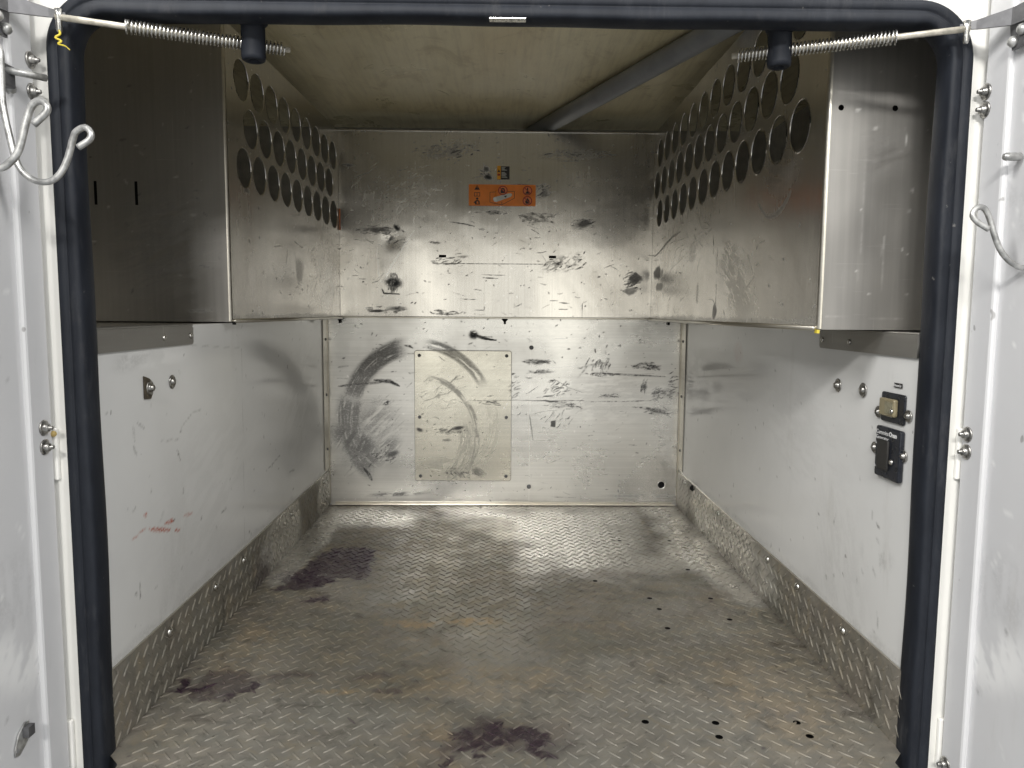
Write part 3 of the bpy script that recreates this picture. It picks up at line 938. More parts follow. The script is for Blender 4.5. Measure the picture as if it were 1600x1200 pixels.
def lower_marks(s, specks=1.0):
    tyre_marks(s)
    st = s.stroke
    st(LP((530, 604), (560, 600), (600, 597)), 0.008, 0.8, 0, 0.3)
    st(LP((585, 594), (610, 596), (624, 603)), 0.010, 0.95, 0, 0.3)
    st(LP((528, 591), (560, 593), (590, 592)), 0.003, 0.6)
    st(LP((530, 574), (546, 572)), 0.004, 0.7)
    s.smear(LX(555), LZ(690), 0.07, 0.13, 60, 0.75, 0, 55, 0.40, 5)
    s.smear(LX(585), LZ(660), 0.10, 0.10, 40, 0.5, 0, 55, 0.44, 5)
    s.smear(LX(600), LZ(705), 0.10, 0.05, 45, 0.6, 0, 60, 0.44, 5)
    s.smear(LX(612), LZ(710), 0.035, 0.016, 20, 0.85, 0, 60, 0.36)
    st(LP((572, 735), (590, 710), (612, 690)), 0.007, 0.85, 0, 0.5)
    st(LP((578, 732), (600, 705), (625, 680)), 0.004, 0.6)
    st(LP((565, 730), (575, 742), (580, 752)), 0.011, 0.95, 0, 0.35)
    st(LP((560, 722), (568, 735)), 0.006, 0.7)
    s.smear(LX(602), LZ(629), 0.022, 0.014, 10, 0.95, 0, 110, 0.38, 1.5)
    st(LP((592, 538), (602, 541)), 0.004, 0.6)
    st(LP((632, 540), (640, 541), (645, 544)), 0.006, 0.8)
    # black rubs high in the middle
    s.smear(LX(738), LZ(523), 0.020, 0.018, 0, 1.0, 0, 90, 0.30, 2)
    st(LP((733, 518), (742, 524), (756, 529), (773, 531)), 0.007, 1.0, 0, 0.2)
    st(LP((735, 524), (748, 526), (768, 526)), 0.004, 0.9)
    # right half: long drag lines and rubs
    st(LP((520, 625), (645, 625)), 0.0018, 0.5)
    st(LP((740, 625), (798, 624), (860, 625), (910, 624)), 0.0026, 0.85, 0, 0.4)
    st(LP((845, 624), (858, 626), (872, 625)), 0.005, 1.0, 0, 0.2)
    st(LP((846, 618), (862, 617)), 0.004, 0.9, 0, 0.2)
    st(LP((920, 626), (985, 625), (1025, 623)), 0.0030, 0.8)
    s.smear(LX(838), LZ(564), 0.036, 0.009, 2, 0.75, 0, 120, 0.32, 1)
    st(LP((860, 562), (865, 567)), 0.003, 0.7)
    s.smear(LX(845), LZ(580), 0.050, 0.006, 2, 0.55, 0, 120, 0.34, 2)
    st(LP((921, 581), (950, 582), (985, 584), (1035, 586)), 0.0055, 0.85, 0, 0.45)
    st(LP((990, 584), (1015, 581)), 0.0035, 0.7)
    s.smear(LX(1010), LZ(571), 0.042, 0.010, -2, 0.8, 0, 90, 0.36, 2)
    st(LP((985, 572), (996, 565)), 0.004, 0.75)
    st(LP((935, 615), (945, 620), (965, 617)), 0.005, 0.8, 0, 0.6)
    s.smear(LX(1002), LZ(602), 0.012, 0.016, 80, 0.8, 0, 100, 0.36)
    s.smear(LX(1022), LZ(615), 0.016, 0.022, 0, 0.85, 0, 120, 0.34, 1.5)
    s.smear(LX(1040), LZ(612), 0.030, 0.020, 10, 0.6, 0, 110, 0.40, 1.5)
    st(LP((985, 634), (1010, 636), (1030, 640), (1045, 650)), 0.0065, 0.9, 0, 0.7, 140)
    s.smear(LX(1020), LZ(640), 0.05, 0.010, -12, 0.75, 0, 110, 0.38, 2)
    st(LP((898, 590), (908, 578), (915, 568)), 0.005, 0.45)
    st(LP((905, 572), (930, 566), (948, 565)), 0.006, 0.45, 0, 0.7)
    st(LP((861, 590), (885, 604), (908, 612)), 0.0022, 0.7, 0, 0.3)
    st(LP((820, 615), (838, 602)), 0.0022, 0.7)
    st(LP((825, 646), (828, 668), (831, 687)), 0.0038, 0.75, 0, 0.3)
    st(LP((822, 648), (850, 641), (900, 637)), 0.0020, 0.5)
    st(LP((904, 628), (905, 641)), 0.004, 0.6)
    s.smear(LX(880), LZ(632), 0.05, 0.012, 5, 0.4, 0, 110, 0.42, 2)
    s.poly(LP((858, 657), (866, 655), (865, 667), (858, 666)), 0, 0.9, 0.002, 0.006, 60)
    st(LP((808, 687), (860, 688)), 0.0014, 0.6)
    st(LP((946, 677), (962, 677)), 0.003, 0.6, 0, 0.8, 200)
    st(LP((850, 722), (856, 724), (880, 714)), 0.0022, 0.7)
    st(LP((925, 543), (926, 550)), 0.004, 0.8)
    st(LP((941, 546), (942, 552)), 0.003, 0.6)
    st(LP((860, 778), (900, 779)), 0.0025, 0.7)
    s.smear(LX(620), LZ(774), 0.13, 0.010, 2, 0.7, 0, 90, 0.42, 3)
    s.smear(LX(1000), LZ(776), 0.18, 0.008, 0, 0.5, 0, 90, 0.42, 3)
    s.smear(LX(950), LZ(620), 0.22, 0.12, 5, 0.22, 0, 80, 0.42, 3)
    s.smear(LX(700), LZ(640), 0.45, 0.22, 30, 0.09, 0, 90, 0.44, 3)
    s.specks(int(420 * specks), 0.0009, 0.0028, 0.85)
    s.specks(int(120 * specks), 0.0010, 0.0030, 0.9, 1)
    sb_ = s.scribble
    for px, py, rx, ry, n, ang in ((838, 564, 0.045, 0.010, 26, 4), (845, 580, 0.055, 0.006, 16, 2), (1008, 570, 0.05, 0.014, 30, -2), (1024, 612, 0.022, 0.024, 34, 20), (1030, 640, 0.055, 0.014, 34, -10), (950, 617, 0.04, 0.008, 18, -4), (865, 606, 0.05, 0.03, 26, 25), (880, 632, 0.07, 0.012, 26, 3), (930, 568, 0.05, 0.014, 22, 60), (1002, 602, 0.012, 0.018, 14, 75), (1045, 600, 0.02, 0.05, 24, 10), (800, 600, 0.02, 0.05, 16, 30), (940, 583, 0.07, 0.006, 14, -2), (870, 655, 0.06, 0.03, 14, 60), (760, 628, 0.05, 0.01, 10, 0)):
        sb_(LX(px), LZ(py), rx, ry, int(n * 1.2), ang)
    # the sooty left half of the wheel rub, hatched by the tread
    sb_(LX(552), LZ(685), 0.045, 0.120, 150, 48, 12, (0.02, 0.07), (0.0022, 0.0050), (0.22, 0.62))
    sb_(LX(590), LZ(665), 0.085, 0.100, 120, 45, 14, (0.015, 0.06), (0.0020, 0.0042), (0.16, 0.55))
    sb_(LX(600), LZ(712), 0.050, 0.020, 40, 20, 20, (0.01, 0.03), (0.0020, 0.0046), (0.35, 0.9))
    sb_(LX(560), LZ(712), 0.040, 0.030, 50, 40, 15, (0.01, 0.04), (0.0020, 0.0046), (0.35, 0.85))
    s.blob(LX(553), LZ(680), 0.048, 0.125, 0, 0.40, 0.8, 0.35, 16, -6)
    s.blob(LX(598), LZ(690), 0.075, 0.080, 0, 0.14, 1.0, 0.5, 16)
    s.blob(LX(735), LZ(690), 0.030, 0.110, 0, 0.16, 1.0, 0.4, 16)
    sb_(LX(705), LZ(672), 0.060, 0.014, 40, 8, 16, (0.006, 0.02), (0.0020, 0.0050), (0.4, 1.0))
    sb_(LX(725), LZ(738), 0.070, 0.020, 50, -35, 25, (0.006, 0.03), (0.0020, 0.0050), (0.35, 0.95))
    sb_(LX(690), LZ(610), 0.080, 0.060, 30, 25, 25, (0.01, 0.05), (0.0018, 0.0034), (0.25, 0.6))
    sb_(LX(740), LZ(700), 0.060, 0.080, 40, 45, 12, (0.02, 0.06), (0.0020, 0.0042), (0.16, 0.5))
    sb_(LX(790), LZ(650), 0.60, 0.30, 90, 3, 25, (0.006, 0.03), (0.0016, 0.0030), (0.25, 0.8))
    # bright scratches and the seam line
    st(LP((826, 503), (825, 785)), 0.0016, 0.35, 1, 0.3, 80, False)
    st(LP((855, 529), (884, 527)), 0.003, 0.8, 1, 0.2)
    st(LP((840, 576), (870, 572), (900, 571)), 0.0018, 0.7, 1)
    st(LP((740, 500), (739, 545)), 0.0014, 0.4, 1)
    s.blob(LX(640), LZ(790), 0.5, 0.030, 2, 0.25, 1.2, 0.5, 20)
    s.blob(LX(930), LZ(792), 0.5, 0.018, 2, 0.20, 1.2, 0.5, 20)


lower_marks(bk)
bk.hole(LX(1033), LZ(758), 0.0115)
bk.hole(LX(798) - 0.006, LZ(633), 0.0, 0.0)
bk.relief(0.0016, 2.6, 61)
bk.relief(0.0004, 11.0, 62)
wall_b = bk.build("wall_back", "lower_alu", lambda U, V, B: (U, YB + 0.002 - B, V), kind="structure")
box("wall_backing", (XL, YB + 0.03, 0.0), (XR, YB + 0.04, 0.65), "void", wall_b)
for px, py in ((827, 542), (825, 761)):
    lathe("screw", [(0, 0.0005), (0.0075, 0.0005), (0.0075, 0.0015), (0.0045, 0.003), (0.0015, 0.0024), (0, 0.0020)], (LX(px), YB - 0.001, LZ(py)), (0, -1, 0), "arm_steel", wall_b, 14)

# riveted access plate over the left part of the wheel mark
ap0, ap1, az0, az1 = LX(647), LX(797), LZ(752), LZ(547)
aps = Sheet(ap0, ap1, az0, az1, 0.0022)
lower_marks(aps, 0.15)
st = aps.stroke
st(LP((700, 600), (712, 588), (716, 586)), 0.005, 0.6)
aps.poly(LP((677, 619), (684, 613), (688, 617), (684, 622)), 0, 0.5, 0.003, 0.01, 60)
aps.smear(LX(715), LZ(668), 0.030, 0.010, 10, 0.95, 0, 90, 0.34, 1.5)
aps.smear(LX(700), LZ(674), 0.035, 0.006, 10, 0.9, 0, 110, 0.38, 2)
aps.smear(LX(655), LZ(671), 0.016, 0.010, -20, 0.9, 0, 80, 0.36)
aps.smear(LX(697), LZ(687), 0.020, 0.007, 0, 0.7, 0, 90, 0.36)
aps.smear(LX(745), LZ(737), 0.035, 0.018, -30, 0.7, 0, 70, 0.36)
aps.smear(LX(715), LZ(740), 0.030, 0.014, -50, 0.6, 0, 70, 0.38)
st(LP((768, 627), (774, 627)), 0.006, 0.9)
aps.smear(LX(700), LZ(725), 0.14, 0.04, 0, 0.4, 0, 90, 0.42)
# rounded corners
rc = 0.010
for cu, cv in ((ap0, az0), (ap0, az1), (ap1, az0), (ap1, az1)):
    uc = (aps.U[:-1, :-1] + aps.U[1:, 1:]) / 2
    vc = (aps.V[:-1, :-1] + aps.V[1:, 1:]) / 2
    cx, cy = cu + math.copysign(rc, (ap0 + ap1) / 2 - cu), cv + math.copysign(rc, (az0 + az1) / 2 - cv)
    aps.kill |= (np.abs(uc - cu) < rc) & (np.abs(vc - cv) < rc) & (np.hypot(uc - cx, vc - cy) > rc)
aps.relief(0.0007, 4.0, 71)
acc = empty("access_plate", ((ap0 + ap1) / 2, YB - 0.004, az0), label="tan tinted aluminium access plate screwed over the wheel mark on the back wall", cat="access plate")
pl = aps.build("plate", "plate_alu", lambda U, V, B: (U, YB - 0.0042 - B, V), acc)
edge = plate_curve(rrect(ap0, az0, ap1, az1, rc), [rrect(ap0 + 0.002, az0 + 0.002, ap1 - 0.002, az1 - 0.002, rc - 0.002)], 0.004)
eo = link("plate_edge", edge, "bracket_alu", acc)
eo.data.transform(frame((0, YB - 0.0025, 0), (1, 0, 0), (0, 0, 1)))
for px, py in ((655, 555), (789, 555), (655, 651), (789, 651), (656, 744), (789, 744)):
    lathe("screw", [(0, 0.0), (0.0058, 0.0), (0.0058, 0.0012), (0.0040, 0.0030), (0.0014, 0.0032), (0.0012, 0.0018), (0, 0.0018)], (LX(px), YB - 0.0052, LZ(py)), (0, -1, 0), "arm_steel", acc, 14)

# corner trims with rivets and the base trim
for nm, x0, x1, sgn, lab, gl in (("corner_trim", XL + 0.0012, XL + 0.007, 1, "narrow riveted aluminium corner trim where the left wall meets the back wall", 0), ("corner_trim", XR - 0.007, XR - 0.0012, -1, "narrow riveted aluminium corner trim where the right wall meets the back wall", 0)):
    xo = x0 if sgn > 0 else x1
    ct = empty("corner_trim", (xo, YB, 0.0), label=lab, cat="trim", group="riveted corner trims")
    box("back_flange", (x0, YB - 0.004, 0.004), (x1, YB - 0.0012, 0.642), "trim_alu", ct, bevel=0.0008)
    fx0, fx1 = (xo + 0.0002, xo + 0.0030) if sgn > 0 else (xo - 0.0030, xo - 0.0002)
    box("side_flange", (fx0, YB - 0.058, 0.13), (fx1, YB - 0.0045, 0.642), "trim_alu", ct, bevel=0.0008)
    for z in (0.573, 0.386, 0.200):
        lathe("rivet", [(0, 0), (0.0048, 0), (0.0044, 0.002), (0.002, 0.0034), (0, 0.0036)], (xo + sgn * 0.003, YB - 0.030, z), (sgn, 0, 0), "arm_steel", ct, 12)
bt = empty("base_trim", (0.016, YB, 0.0), label="shiny aluminium angle along the foot of the back wall", cat="trim")
box("upright_flange", (XL + 0.022, YB - 0.0045, 0.003), (XR - 0.022, YB - 0.0015, 0.012), "trim_alu", bt, bevel=0.0008)
box("floor_flange", (XL + 0.012, YB - 0.014, 0.0018), (XR - 0.012, YB - 0.005, 0.0045), "trim_alu", bt, bevel=0.0008)

# ================================================================== UPPER BACK PANEL
def UX(px, py=400):
    return -0.107 + (px - 733) * (0.220 / 103)


def UZ(py):
    return 1.085 - (py - 291) * 0.00209


def UP(*pp):
    return [(UX(a), UZ(b)) for a, b in pp]


YU = YB - 0.018
up = Sheet(-0.537, 0.509, 0.652, 1.258, 0.0022)
s = up.stroke
up.smear(UX(615), UZ(445), 0.022, 0.036, 80, 1.0, 0, 120, 0.34, 1.2)
s(UP((597, 455), (600, 462), (625, 463)), 0.004, 1.0, 0, 0.1)
s(UP((648, 362), (612, 418), (602, 440)), 0.0050, 0.7, 1, 0.3)
s(UP((590, 390), (592, 430), (596, 445)), 0.0045, 0.5, 1, 0.3)
up.smear(UX(621), UZ(358), 0.018, 0.012, -45, 1.0, 0, 100, 0.34, 1.5)
s(UP((628, 362), (633, 365)), 0.004, 1.0)
up.smear(UX(590), UZ(362), 0.07, 0.014, 0, 0.75, 0, 120, 0.42, 1.5)
up.smear(UX(610), UZ(376), 0.02, 0.016, 30, 0.75, 0, 100, 0.40, 1.2)
up.smear(UX(760), UZ(266), 0.013, 0.014, -40, 0.85, 0, 70, 0.32, 1.2)
up.smear(UX(763), UZ(278), 0.020, 0.012, -20, 1.0, 0, 70, 0.30, 1.5)
s(UP((738, 280), (755, 276)), 0.0025, 0.7)
up.smear(UX(700), UZ(238), 0.12, 0.030, 12, 0.5, 0, 130, 0.46, 1.4)
up.smear(UX(900), UZ(242), 0.16, 0.020, 2, 0.45, 0, 130, 0.46, 2.0)
s(UP((860, 252), (914, 252)), 0.002, 0.6)
up.smear(UX(912), UZ(350), 0.042, 0.018, 20, 0.8, 0, 80, 0.34, 3)
s(UP((703, 348), (717, 350), (730, 352), (742, 355)), 0.0032, 0.95, 0, 0.4)
s(UP((752, 359), (758, 360)), 0.005, 0.9)
s(UP((740, 333), (770, 332), (785, 333)), 0.0032, 0.8)
up.smear(UX(775), UZ(332), 0.018, 0.007, 0, 0.9, 0, 80, 0.34, 2)
up.smear(UX(840), UZ(342), 0.06, 0.020, 0, 0.65, 0, 140, 0.42, 2)
for dx in (824, 827, 830):
    s(UP((dx, 338), (dx, 347)), 0.0022, 0.85)
up.smear(UX(850), UZ(302), 0.022, 0.022, 0, 0.7, 0, 90, 0.38, 1.5)
s(UP((797, 290), (815, 289), (850, 292)), 0.004, 0.9, 0, 0.4)
s(UP((690, 414), (760, 414), (800, 414), (850, 414)), 0.0020, 0.85, 0, 0.6, 200)
s(UP((752, 431), (790, 432)), 0.0022, 0.8)
s(UP((755, 436), (778, 437)), 0.0028, 0.85)
s(UP((720, 470), (745, 471)), 0.0022, 0.8)
s(UP((740, 488), (757, 488), (758, 480)), 0.002, 0.8)
s(UP((705, 459), (730, 466)), 0.0015, 0.6)
s(UP((835, 372), (845, 372)), 0.0022, 0.8)
up.smear(UX(590), UZ(490), 0.030, 0.006, 0, 0.85, 0, 90, 0.34, 2)
up.smear(UX(620), UZ(486), 0.04, 0.010, 0, 0.6, 0, 90, 0.40, 2)
up.smear(UX(700), UZ(494), 0.06, 0.006, 0, 0.75, 0, 110, 0.40, 3)
up.smear(UX(680), UZ(381), 0.022, 0.006, -5, 0.75, 0, 90, 0.36, 2)
up.smear(UX(720), UZ(404), 0.030, 0.006, 10, 0.6, 0, 90, 0.40, 2)
up.blob(UX(994), UZ(435), 0.022, 0.017, 0, 0.75, 0.5, 0.5, 60)
up.blob(UX(988), UZ(456), 0.022, 0.011, 0, 0.55, 0.6, 0.6, 60)
s(UP((556, 281), (580, 272)), 0.0025, 0.5)
s(UP((912, 500), (912, 476), (920, 472)), 0.0018, 0.8)
s(UP((876, 475), (892, 476)), 0.0025, 0.8)
s(UP((874, 485), (890, 486)), 0.0025, 0.8)
up.smear(UX(545), UZ(262), 0.03, 0.006, 0, 0.8, 0, 120, 0.38, 2)
s(UP((590, 381), (550, 376)), 0.0016, 0.6)
s(UP((640, 318), (650, 336)), 0.002, 0.45)
up.smear(UX(880), UZ(412), 0.09, 0.030, 20, 0.4, 0, 140, 0.48, 1.5)
up.smear(UX(620), UZ(310), 0.22, 0.10, 20, 0.18, 0, 120, 0.46, 2)
up.specks(380, 0.0009, 0.0026, 0.85)
up.specks(260, 0.0009, 0.0026, 0.9, 1)
sb_ = up.scribble
for px, py, rx, ry, n, ang in ((590, 362, 0.075, 0.016, 46, 0), (615, 445, 0.020, 0.036, 50, 80), (840, 342, 0.06, 0.022, 46, 0), (700, 238, 0.11, 0.024, 34, 10), (900, 242, 0.14, 0.018, 26, 2), (880, 412, 0.09, 0.026, 34, 25), (912, 350, 0.040, 0.016, 36, 22), (760, 272, 0.018, 0.020, 22, -30), (770, 333, 0.05, 0.008, 22, 0), (620, 380, 0.03, 0.02, 20, 30), (700, 410, 0.06, 0.012, 18, 15), (600, 488, 0.07, 0.012, 26, 0), (700, 492, 0.07, 0.008, 18, 0), (850, 300, 0.025, 0.024, 22, 30), (990, 440, 0.025, 0.03, 30, 15)):
    sb_(UX(px), UZ(py), rx, ry, n, ang)
sb_(UX(780), UZ(380), 0.55, 0.30, 120, 5, 30, (0.006, 0.035), (0.0016, 0.0030), (0.25, 0.8))
sb_(UX(620), UZ(310), 0.20, 0.12, 60, 40, 40, (0.01, 0.04), (0.0016, 0.0026), (0.25, 0.7), 1)
up.hole(UX(692), UZ(402), 0.0125, 0.0050, True)
up.hole(UX(864), UZ(402), 0.0125, 0.0050, True)
# pressed-in dents and oil-canning so the reflections wander
up.relief(0.0013, 2.3, 81)
up.relief(0.0005, 9.0, 82)
for cx, cy, rr, am in ((UX(612), UZ(378), 0.020, -0.0022), (UX(600), UZ(430), 0.028, 0.0016), (UX(780), UZ(462), 0.07, -0.0028), (UX(540), UZ(400), 0.05, 0.0015), (UX(960), UZ(400), 0.06, 0.002)):
    up.B += am * np.exp(-((up.U - cx) ** 2 + (up.V - cy) ** 2) / (2 * rr ** 2))
upper = empty("upper_back_panel", (-0.014, YU, 0.652), label="scratched bare aluminium panel between the two perforated cabinets", cat="panel")
up.build("panel_sheet", "upper_alu", lambda U, V, B: (U, YU - B, V), upper)
box("panel_backing", (-0.536, YU + 0.015, 0.654), (0.508, YU + 0.017, 1.250), "void", upper)
box("bottom_flange", (-0.600, YU - 0.006, 0.6455), (0.630, YB + 0.0005, 0.6505), "trim_alu", upper, bevel=0.001)
box("top_edge", (-0.536, YU - 0.0035, 1.2565), (0.508, YU + 0.010, 1.2605), "upper_alu", upper, bevel=0.0008)
for x in (-0.542, 0.015, 0.572):
    lathe("screw", [(0, 0), (0.0105, 0), (0.0105, -0.0015), (0.0062, -0.007), (0.0036, -0.009), (0.0036, -0.017), (0, -0.018)], (x, YU + 0.008, 0.6450), (0, 0, 1), "void", upper, 12)
# stickers -----------------------------------------------------------
def flat(name, loops, mat, parent, m, holes=(), t=0.0003):
    me = plate_curve(loops, holes, t)
    o = link(name, me, mat, parent)
    o.data.transform(m)
    return o


def ring(cx, cy, r, w, n=28):
    return circle(cx, cy, r, n), [circle(cx, cy, r - w, n)]


def bar(x0, y0, x1, y1, w):
    d = Vector((x1 - x0, y1 - y0)).normalized()
    n = Vector((-d.y, d.x)) * w / 2
    return [(x0 + n.x, y0 + n.y), (x0 - n.x, y0 - n.y), (x1 - n.x, y1 - n.y), (x1 + n.x, y1 + n.y)]


YS = YU - 0.0045


def SF(k):
    return frame((0, YS - 0.00045 * k, 0), (1, 0, 0), (0, 0, 1))


wlab = empty("warning_label", (0.003, YS, 1.018), label="wide orange safety sticker with warning pictograms on the upper back panel", cat="sticker")
x0, x1, z0, z1 = -0.107, 0.1145, 1.0185, 1.0875
flat("orange_backing", rrect(x0, z0, x1, z1, 0.002, 3), "orange", wlab, SF(0))
W_, H_ = x1 - x0, z1 - z0


def q(u, v):  # label coordinates: u, v from the enlarged photograph (220..908, 333..558)
    return x0 + (u - 220) / 688 * W_, z1 - (v - 333) / 225 * H_


def pic(name, pts, mat, k=2, holes=()):
    return flat(name, [q(*p) for p in pts], mat, wlab, SF(k), [[q(*p) for p in h] for h in holes])


pic("warning_triangle", [(278, 390), (333, 390), (306, 340)], "print_black")
pic("exclamation_mark", [(303, 354), (309, 354), (307, 376), (305, 376)], "orange", 3)
pic("book_symbol", [(275, 418), (336, 418), (336, 460), (275, 460)], "print_black", 2, [[(280, 423), (303, 423), (303, 455), (280, 455)], [(308, 423), (331, 423), (331, 455), (308, 455)]])
pic("person_head", circle(307, 484, 12, 14), "print_black")
pic("person_body", [(268, 527), (284, 512), (296, 500), (318, 500), (330, 510), (334, 546), (284, 546), (284, 530)], "print_black", 2, [[(302, 512), (316, 512), (322, 538), (300, 538)]])
for nm, pts in (("crate_outline", bar(438, 415, 438, 522, 4)), ("crate_outline", bar(438, 522, 560, 548, 4)), ("crate_outline", bar(560, 548, 690, 476, 4)), ("crate_outline", bar(690, 476, 690, 405, 4)), ("crate_outline", bar(440, 415, 500, 412, 4)), ("crate_outline", bar(620, 405, 690, 403, 4)), ("crate_outline", bar(560, 548, 560, 515, 4))):
    pic(nm, pts, "print_black")
pic("gas_cylinder", [(470, 490), (474, 474), (488, 466), (640, 424), (662, 430), (664, 446), (650, 462), (505, 518), (482, 514)], "print_grey", 3)
pic("cylinder_shade", [(470, 490), (474, 474), (488, 466), (505, 476), (508, 500), (505, 518), (482, 514)], "print_white", 4)
pic("cylinder_valve", [(580, 455), (612, 448), (602, 472)], "print_black", 4)
for cx, cy, rr in ((570, 396, 49), (823, 396, 49), (823, 503, 49)):
    pic("prohibition_disc", circle(cx, cy, rr, 28), simple("pale_orange_print", (0.72, 0.22, 0.06), 0.4, var=0.05), 2)
    pic("prohibition_ring", circle(cx, cy, rr, 28), "print_red", 5, [circle(cx, cy, rr - 9, 28)])
    pic("prohibition_slash", bar(cx - 32, cy - 32, cx + 32, cy + 32, 8), "print_red", 6)
pic("lock_symbol", [(548, 400), (556, 376), (570, 368), (586, 376), (594, 400), (594, 424), (548, 424)], "print_black", 4, [[(560, 398), (566, 382), (574, 382), (582, 398)]])
pic("drop_symbol", [(818, 364), (830, 364), (830, 400), (846, 428), (800, 428), (818, 400)], "print_black", 4)
pic("flame_symbol", [(806, 534), (800, 508), (816, 488), (820, 468), (836, 490), (846, 510), (838, 534)], "print_black", 4)

slab = empty("caution_label", (0.008, YS, 1.105), label="small black and amber sticker above the orange safety sticker", cat="sticker")
flat("black_field", rrect(-0.0015, 1.1055, 0.0275, 1.1465, 0.001, 2), "print_black", slab, SF(0))
flat("amber_field", rrect(-0.0135, 1.1045, -0.0016, 1.1480, 0.001, 2), "amber", slab, SF(0))
flat("warning_triangle", [(-0.0125, 1.1275), (-0.0025, 1.1275), (-0.0075, 1.1360)], "print_black", slab, SF(1))
flat("hazard_mark", rrect(-0.0120, 1.1160, -0.0035, 1.1225, 0.001, 2), "print_red", slab, SF(1))
for k, (zz, ln) in enumerate(((1.1425, 0.013), (1.1395, 0.010), (1.1365, 0.012), (1.1335, 0.018), (1.1265, 0.011), (1.1235, 0.015), (1.1205, 0.017), (1.1175, 0.013), (1.1145, 0.016), (1.1105, 0.019))):
    flat("text_line", rrect(0.0010, zz, 0.0010 + ln, zz + 0.0014, 0.0002, 1), "print_grey", slab, SF(1))

# ================================================================== PERFORATED CABINETS
YCR = 1.183
D_H = 0.0855


def cabinet(side):
    if side == "L":
        p_back, p_front = Vector((-0.5365, YB - 0.020, 0)), Vector((-0.5665, 1.578, 0))
        lab = "left perforated aluminium cabinet with slotted dark front under the ceiling"
        rows = [(0.978, [1.668 + 0.0962 * k for k in range(9)]), (1.0705, [1.714 + 0.0962 * k for k in range(8)]), (1.1635, [1.666 + 0.0962 * k for k in range(9)])]
        outx = XLO + 0.001
        sg = 1
    else:
        p_back, p_front = Vector((0.508, YB - 0.020, 0)), Vector((0.508, YCR, 0))
        lab = "right perforated aluminium cabinet with bright bent front edge under the ceiling"
        rows = [(0.986, [1.289 + 0.1011 * k for k in range(12)]), (1.0815, [1.345 + 0.1006 * k for k in range(12)]), (1.177, [1.300 + 0.1015 * k for k in range(12)])]
        outx = XRO - 0.001
        sg = -1
    root = empty("perforated_cabinet", (p_front.x, p_front.y, 0.646), label=lab, cat="cabinet", group="perforated cabinets above the side ledges")
    ln = (p_back - p_front).length
    ux = (p_back - p_front).normalized()
    zb, zt = 0.647, 1.259
    # wear-painted perforated side sheet, holes punched as real openings
    s = Sheet(0.0, ln, zb, zt, 0.0022)
    if side == "L":
        T = lambda px: (0.618 * 1155 / (820 - px) - 1.578)
        s.smear(0.78, 0.745, 0.13, 0.07, 40, 0.8, 1, 130, 0.46, 1.5)
        s.smear(0.70, 0.760, 0.14, 0.08, -50, 0.6, 1, 130, 0.46, 2)
        s.blob(0.475, 0.775, 0.035, 0.030, 0, 0.45, 0.9, 0.5, 30)
        s.stroke([(0.45, 0.74), (0.52, 0.738)], 0.003, 0.5, 1)
        s.stroke([(0.04, 0.86), (0.045, 0.82)], 0.003, 0.7, 1)
        s.stroke([(0.10, 0.90), (0.11, 0.86)], 0.002, 0.6, 1)
        s.smear(0.1, 0.93, 0.02, 0.012, 0, 0.7, 0, 90, 0.4)
    else:
        s.stroke([(1.28, 0.853), (1.20, 0.862), (1.11, 0.880), (1.02, 0.893), (0.93, 0.897)], 0.0045, 1.0, 0, 0.5, 120)
        s.stroke([(1.02, 0.893), (1.02, 0.93)], 0.0028, 0.9)
        s.stroke([(0.85, 0.915), (0.85, 0.955)], 0.0026, 0.9)
        s.blob(1.22, 0.795, 0.055, 0.020, 0, 0.75, 0.5, 0.5, 40)
        s.blob(1.19, 0.752, 0.055, 0.012, 0, 0.55, 0.6, 0.6, 40)
        s.blob(0.79, 0.83, 0.030, 0.040, 0, 0.30, 0.4, 0.4, 40, 70)
        s.blob(0.73, 0.72, 0.012, 0.026, 0, 0.35, 0.5, 0.4, 40)
        s.stroke([(0.565, 0.86), (0.566, 0.70), (0.575, 0.66)], 0.006, 0.45, 0, 0.7)
        s.stroke([(0.60, 0.81), (0.602, 0.85)], 0.0035, 0.85)
        s.blob(0.575, 0.672, 0.016, 0.018, 0, 0.7, 0.6, 0.5, 40)
        s.arc(0.215, 0.965, 0.115, 0.012, 215, 330, 0.5, 0, 1.0, 60, 0.30)
        s.smear(0.21, 0.93, 0.14, 0.05, 10, 0.35, 0, 60, 0.44)
        s.smear(0.45, 0.75, 0.22, 0.09, 30, 0.30, 0, 120, 0.44, 3)
        s.stroke([(0.47, 0.985), (0.455, 0.94), (0.45, 0.90)], 0.003, 0.8, 1, 0.2)
        s.stroke([(0.59, 0.97), (0.592, 0.93)], 0.003, 0.8)
        for k in range(9):
            a = RNG.uniform(-0.9, 0.2)
            s.stroke([(0.62, 0.87), (0.72 + 0.05 * k, 0.87 + 0.09 * a), (0.80 + 0.05 * k, 0.80 + 0.11 * a)], 0.0016, 0.35)
    s.specks(150, 0.001, 0.004, 0.7)
    s.specks(120, 0.001, 0.003, 0.8, 1)
    s.blob(ln / 2, zb, ln, 0.012, 0, 0.35, 1.0, 0.6, 30)
    s.scribble(ln * 0.6, 0.80, ln * 0.45, 0.13, 70, 0, 50, (0.01, 0.06), (0.0016, 0.0030), (0.2, 0.6))
    s.scribble(ln * 0.75, 0.76, ln * 0.25, 0.10, 90, 30, 50, (0.01, 0.05), (0.0016, 0.0030), (0.2, 0.7), 1)
    s.relief(0.0016, 2.2, 91 if side == "L" else 92)
    s.relief(0.0004, 9.0, 93)
    me_holes = []
    for z, ys in rows:
        for y in ys:
            t = (y - p_front.y) / ux.y
            if D_H / 2 < t < ln - 0.012:
                s.hole(t, z, D_H / 2)
                me_holes.append((t, z))
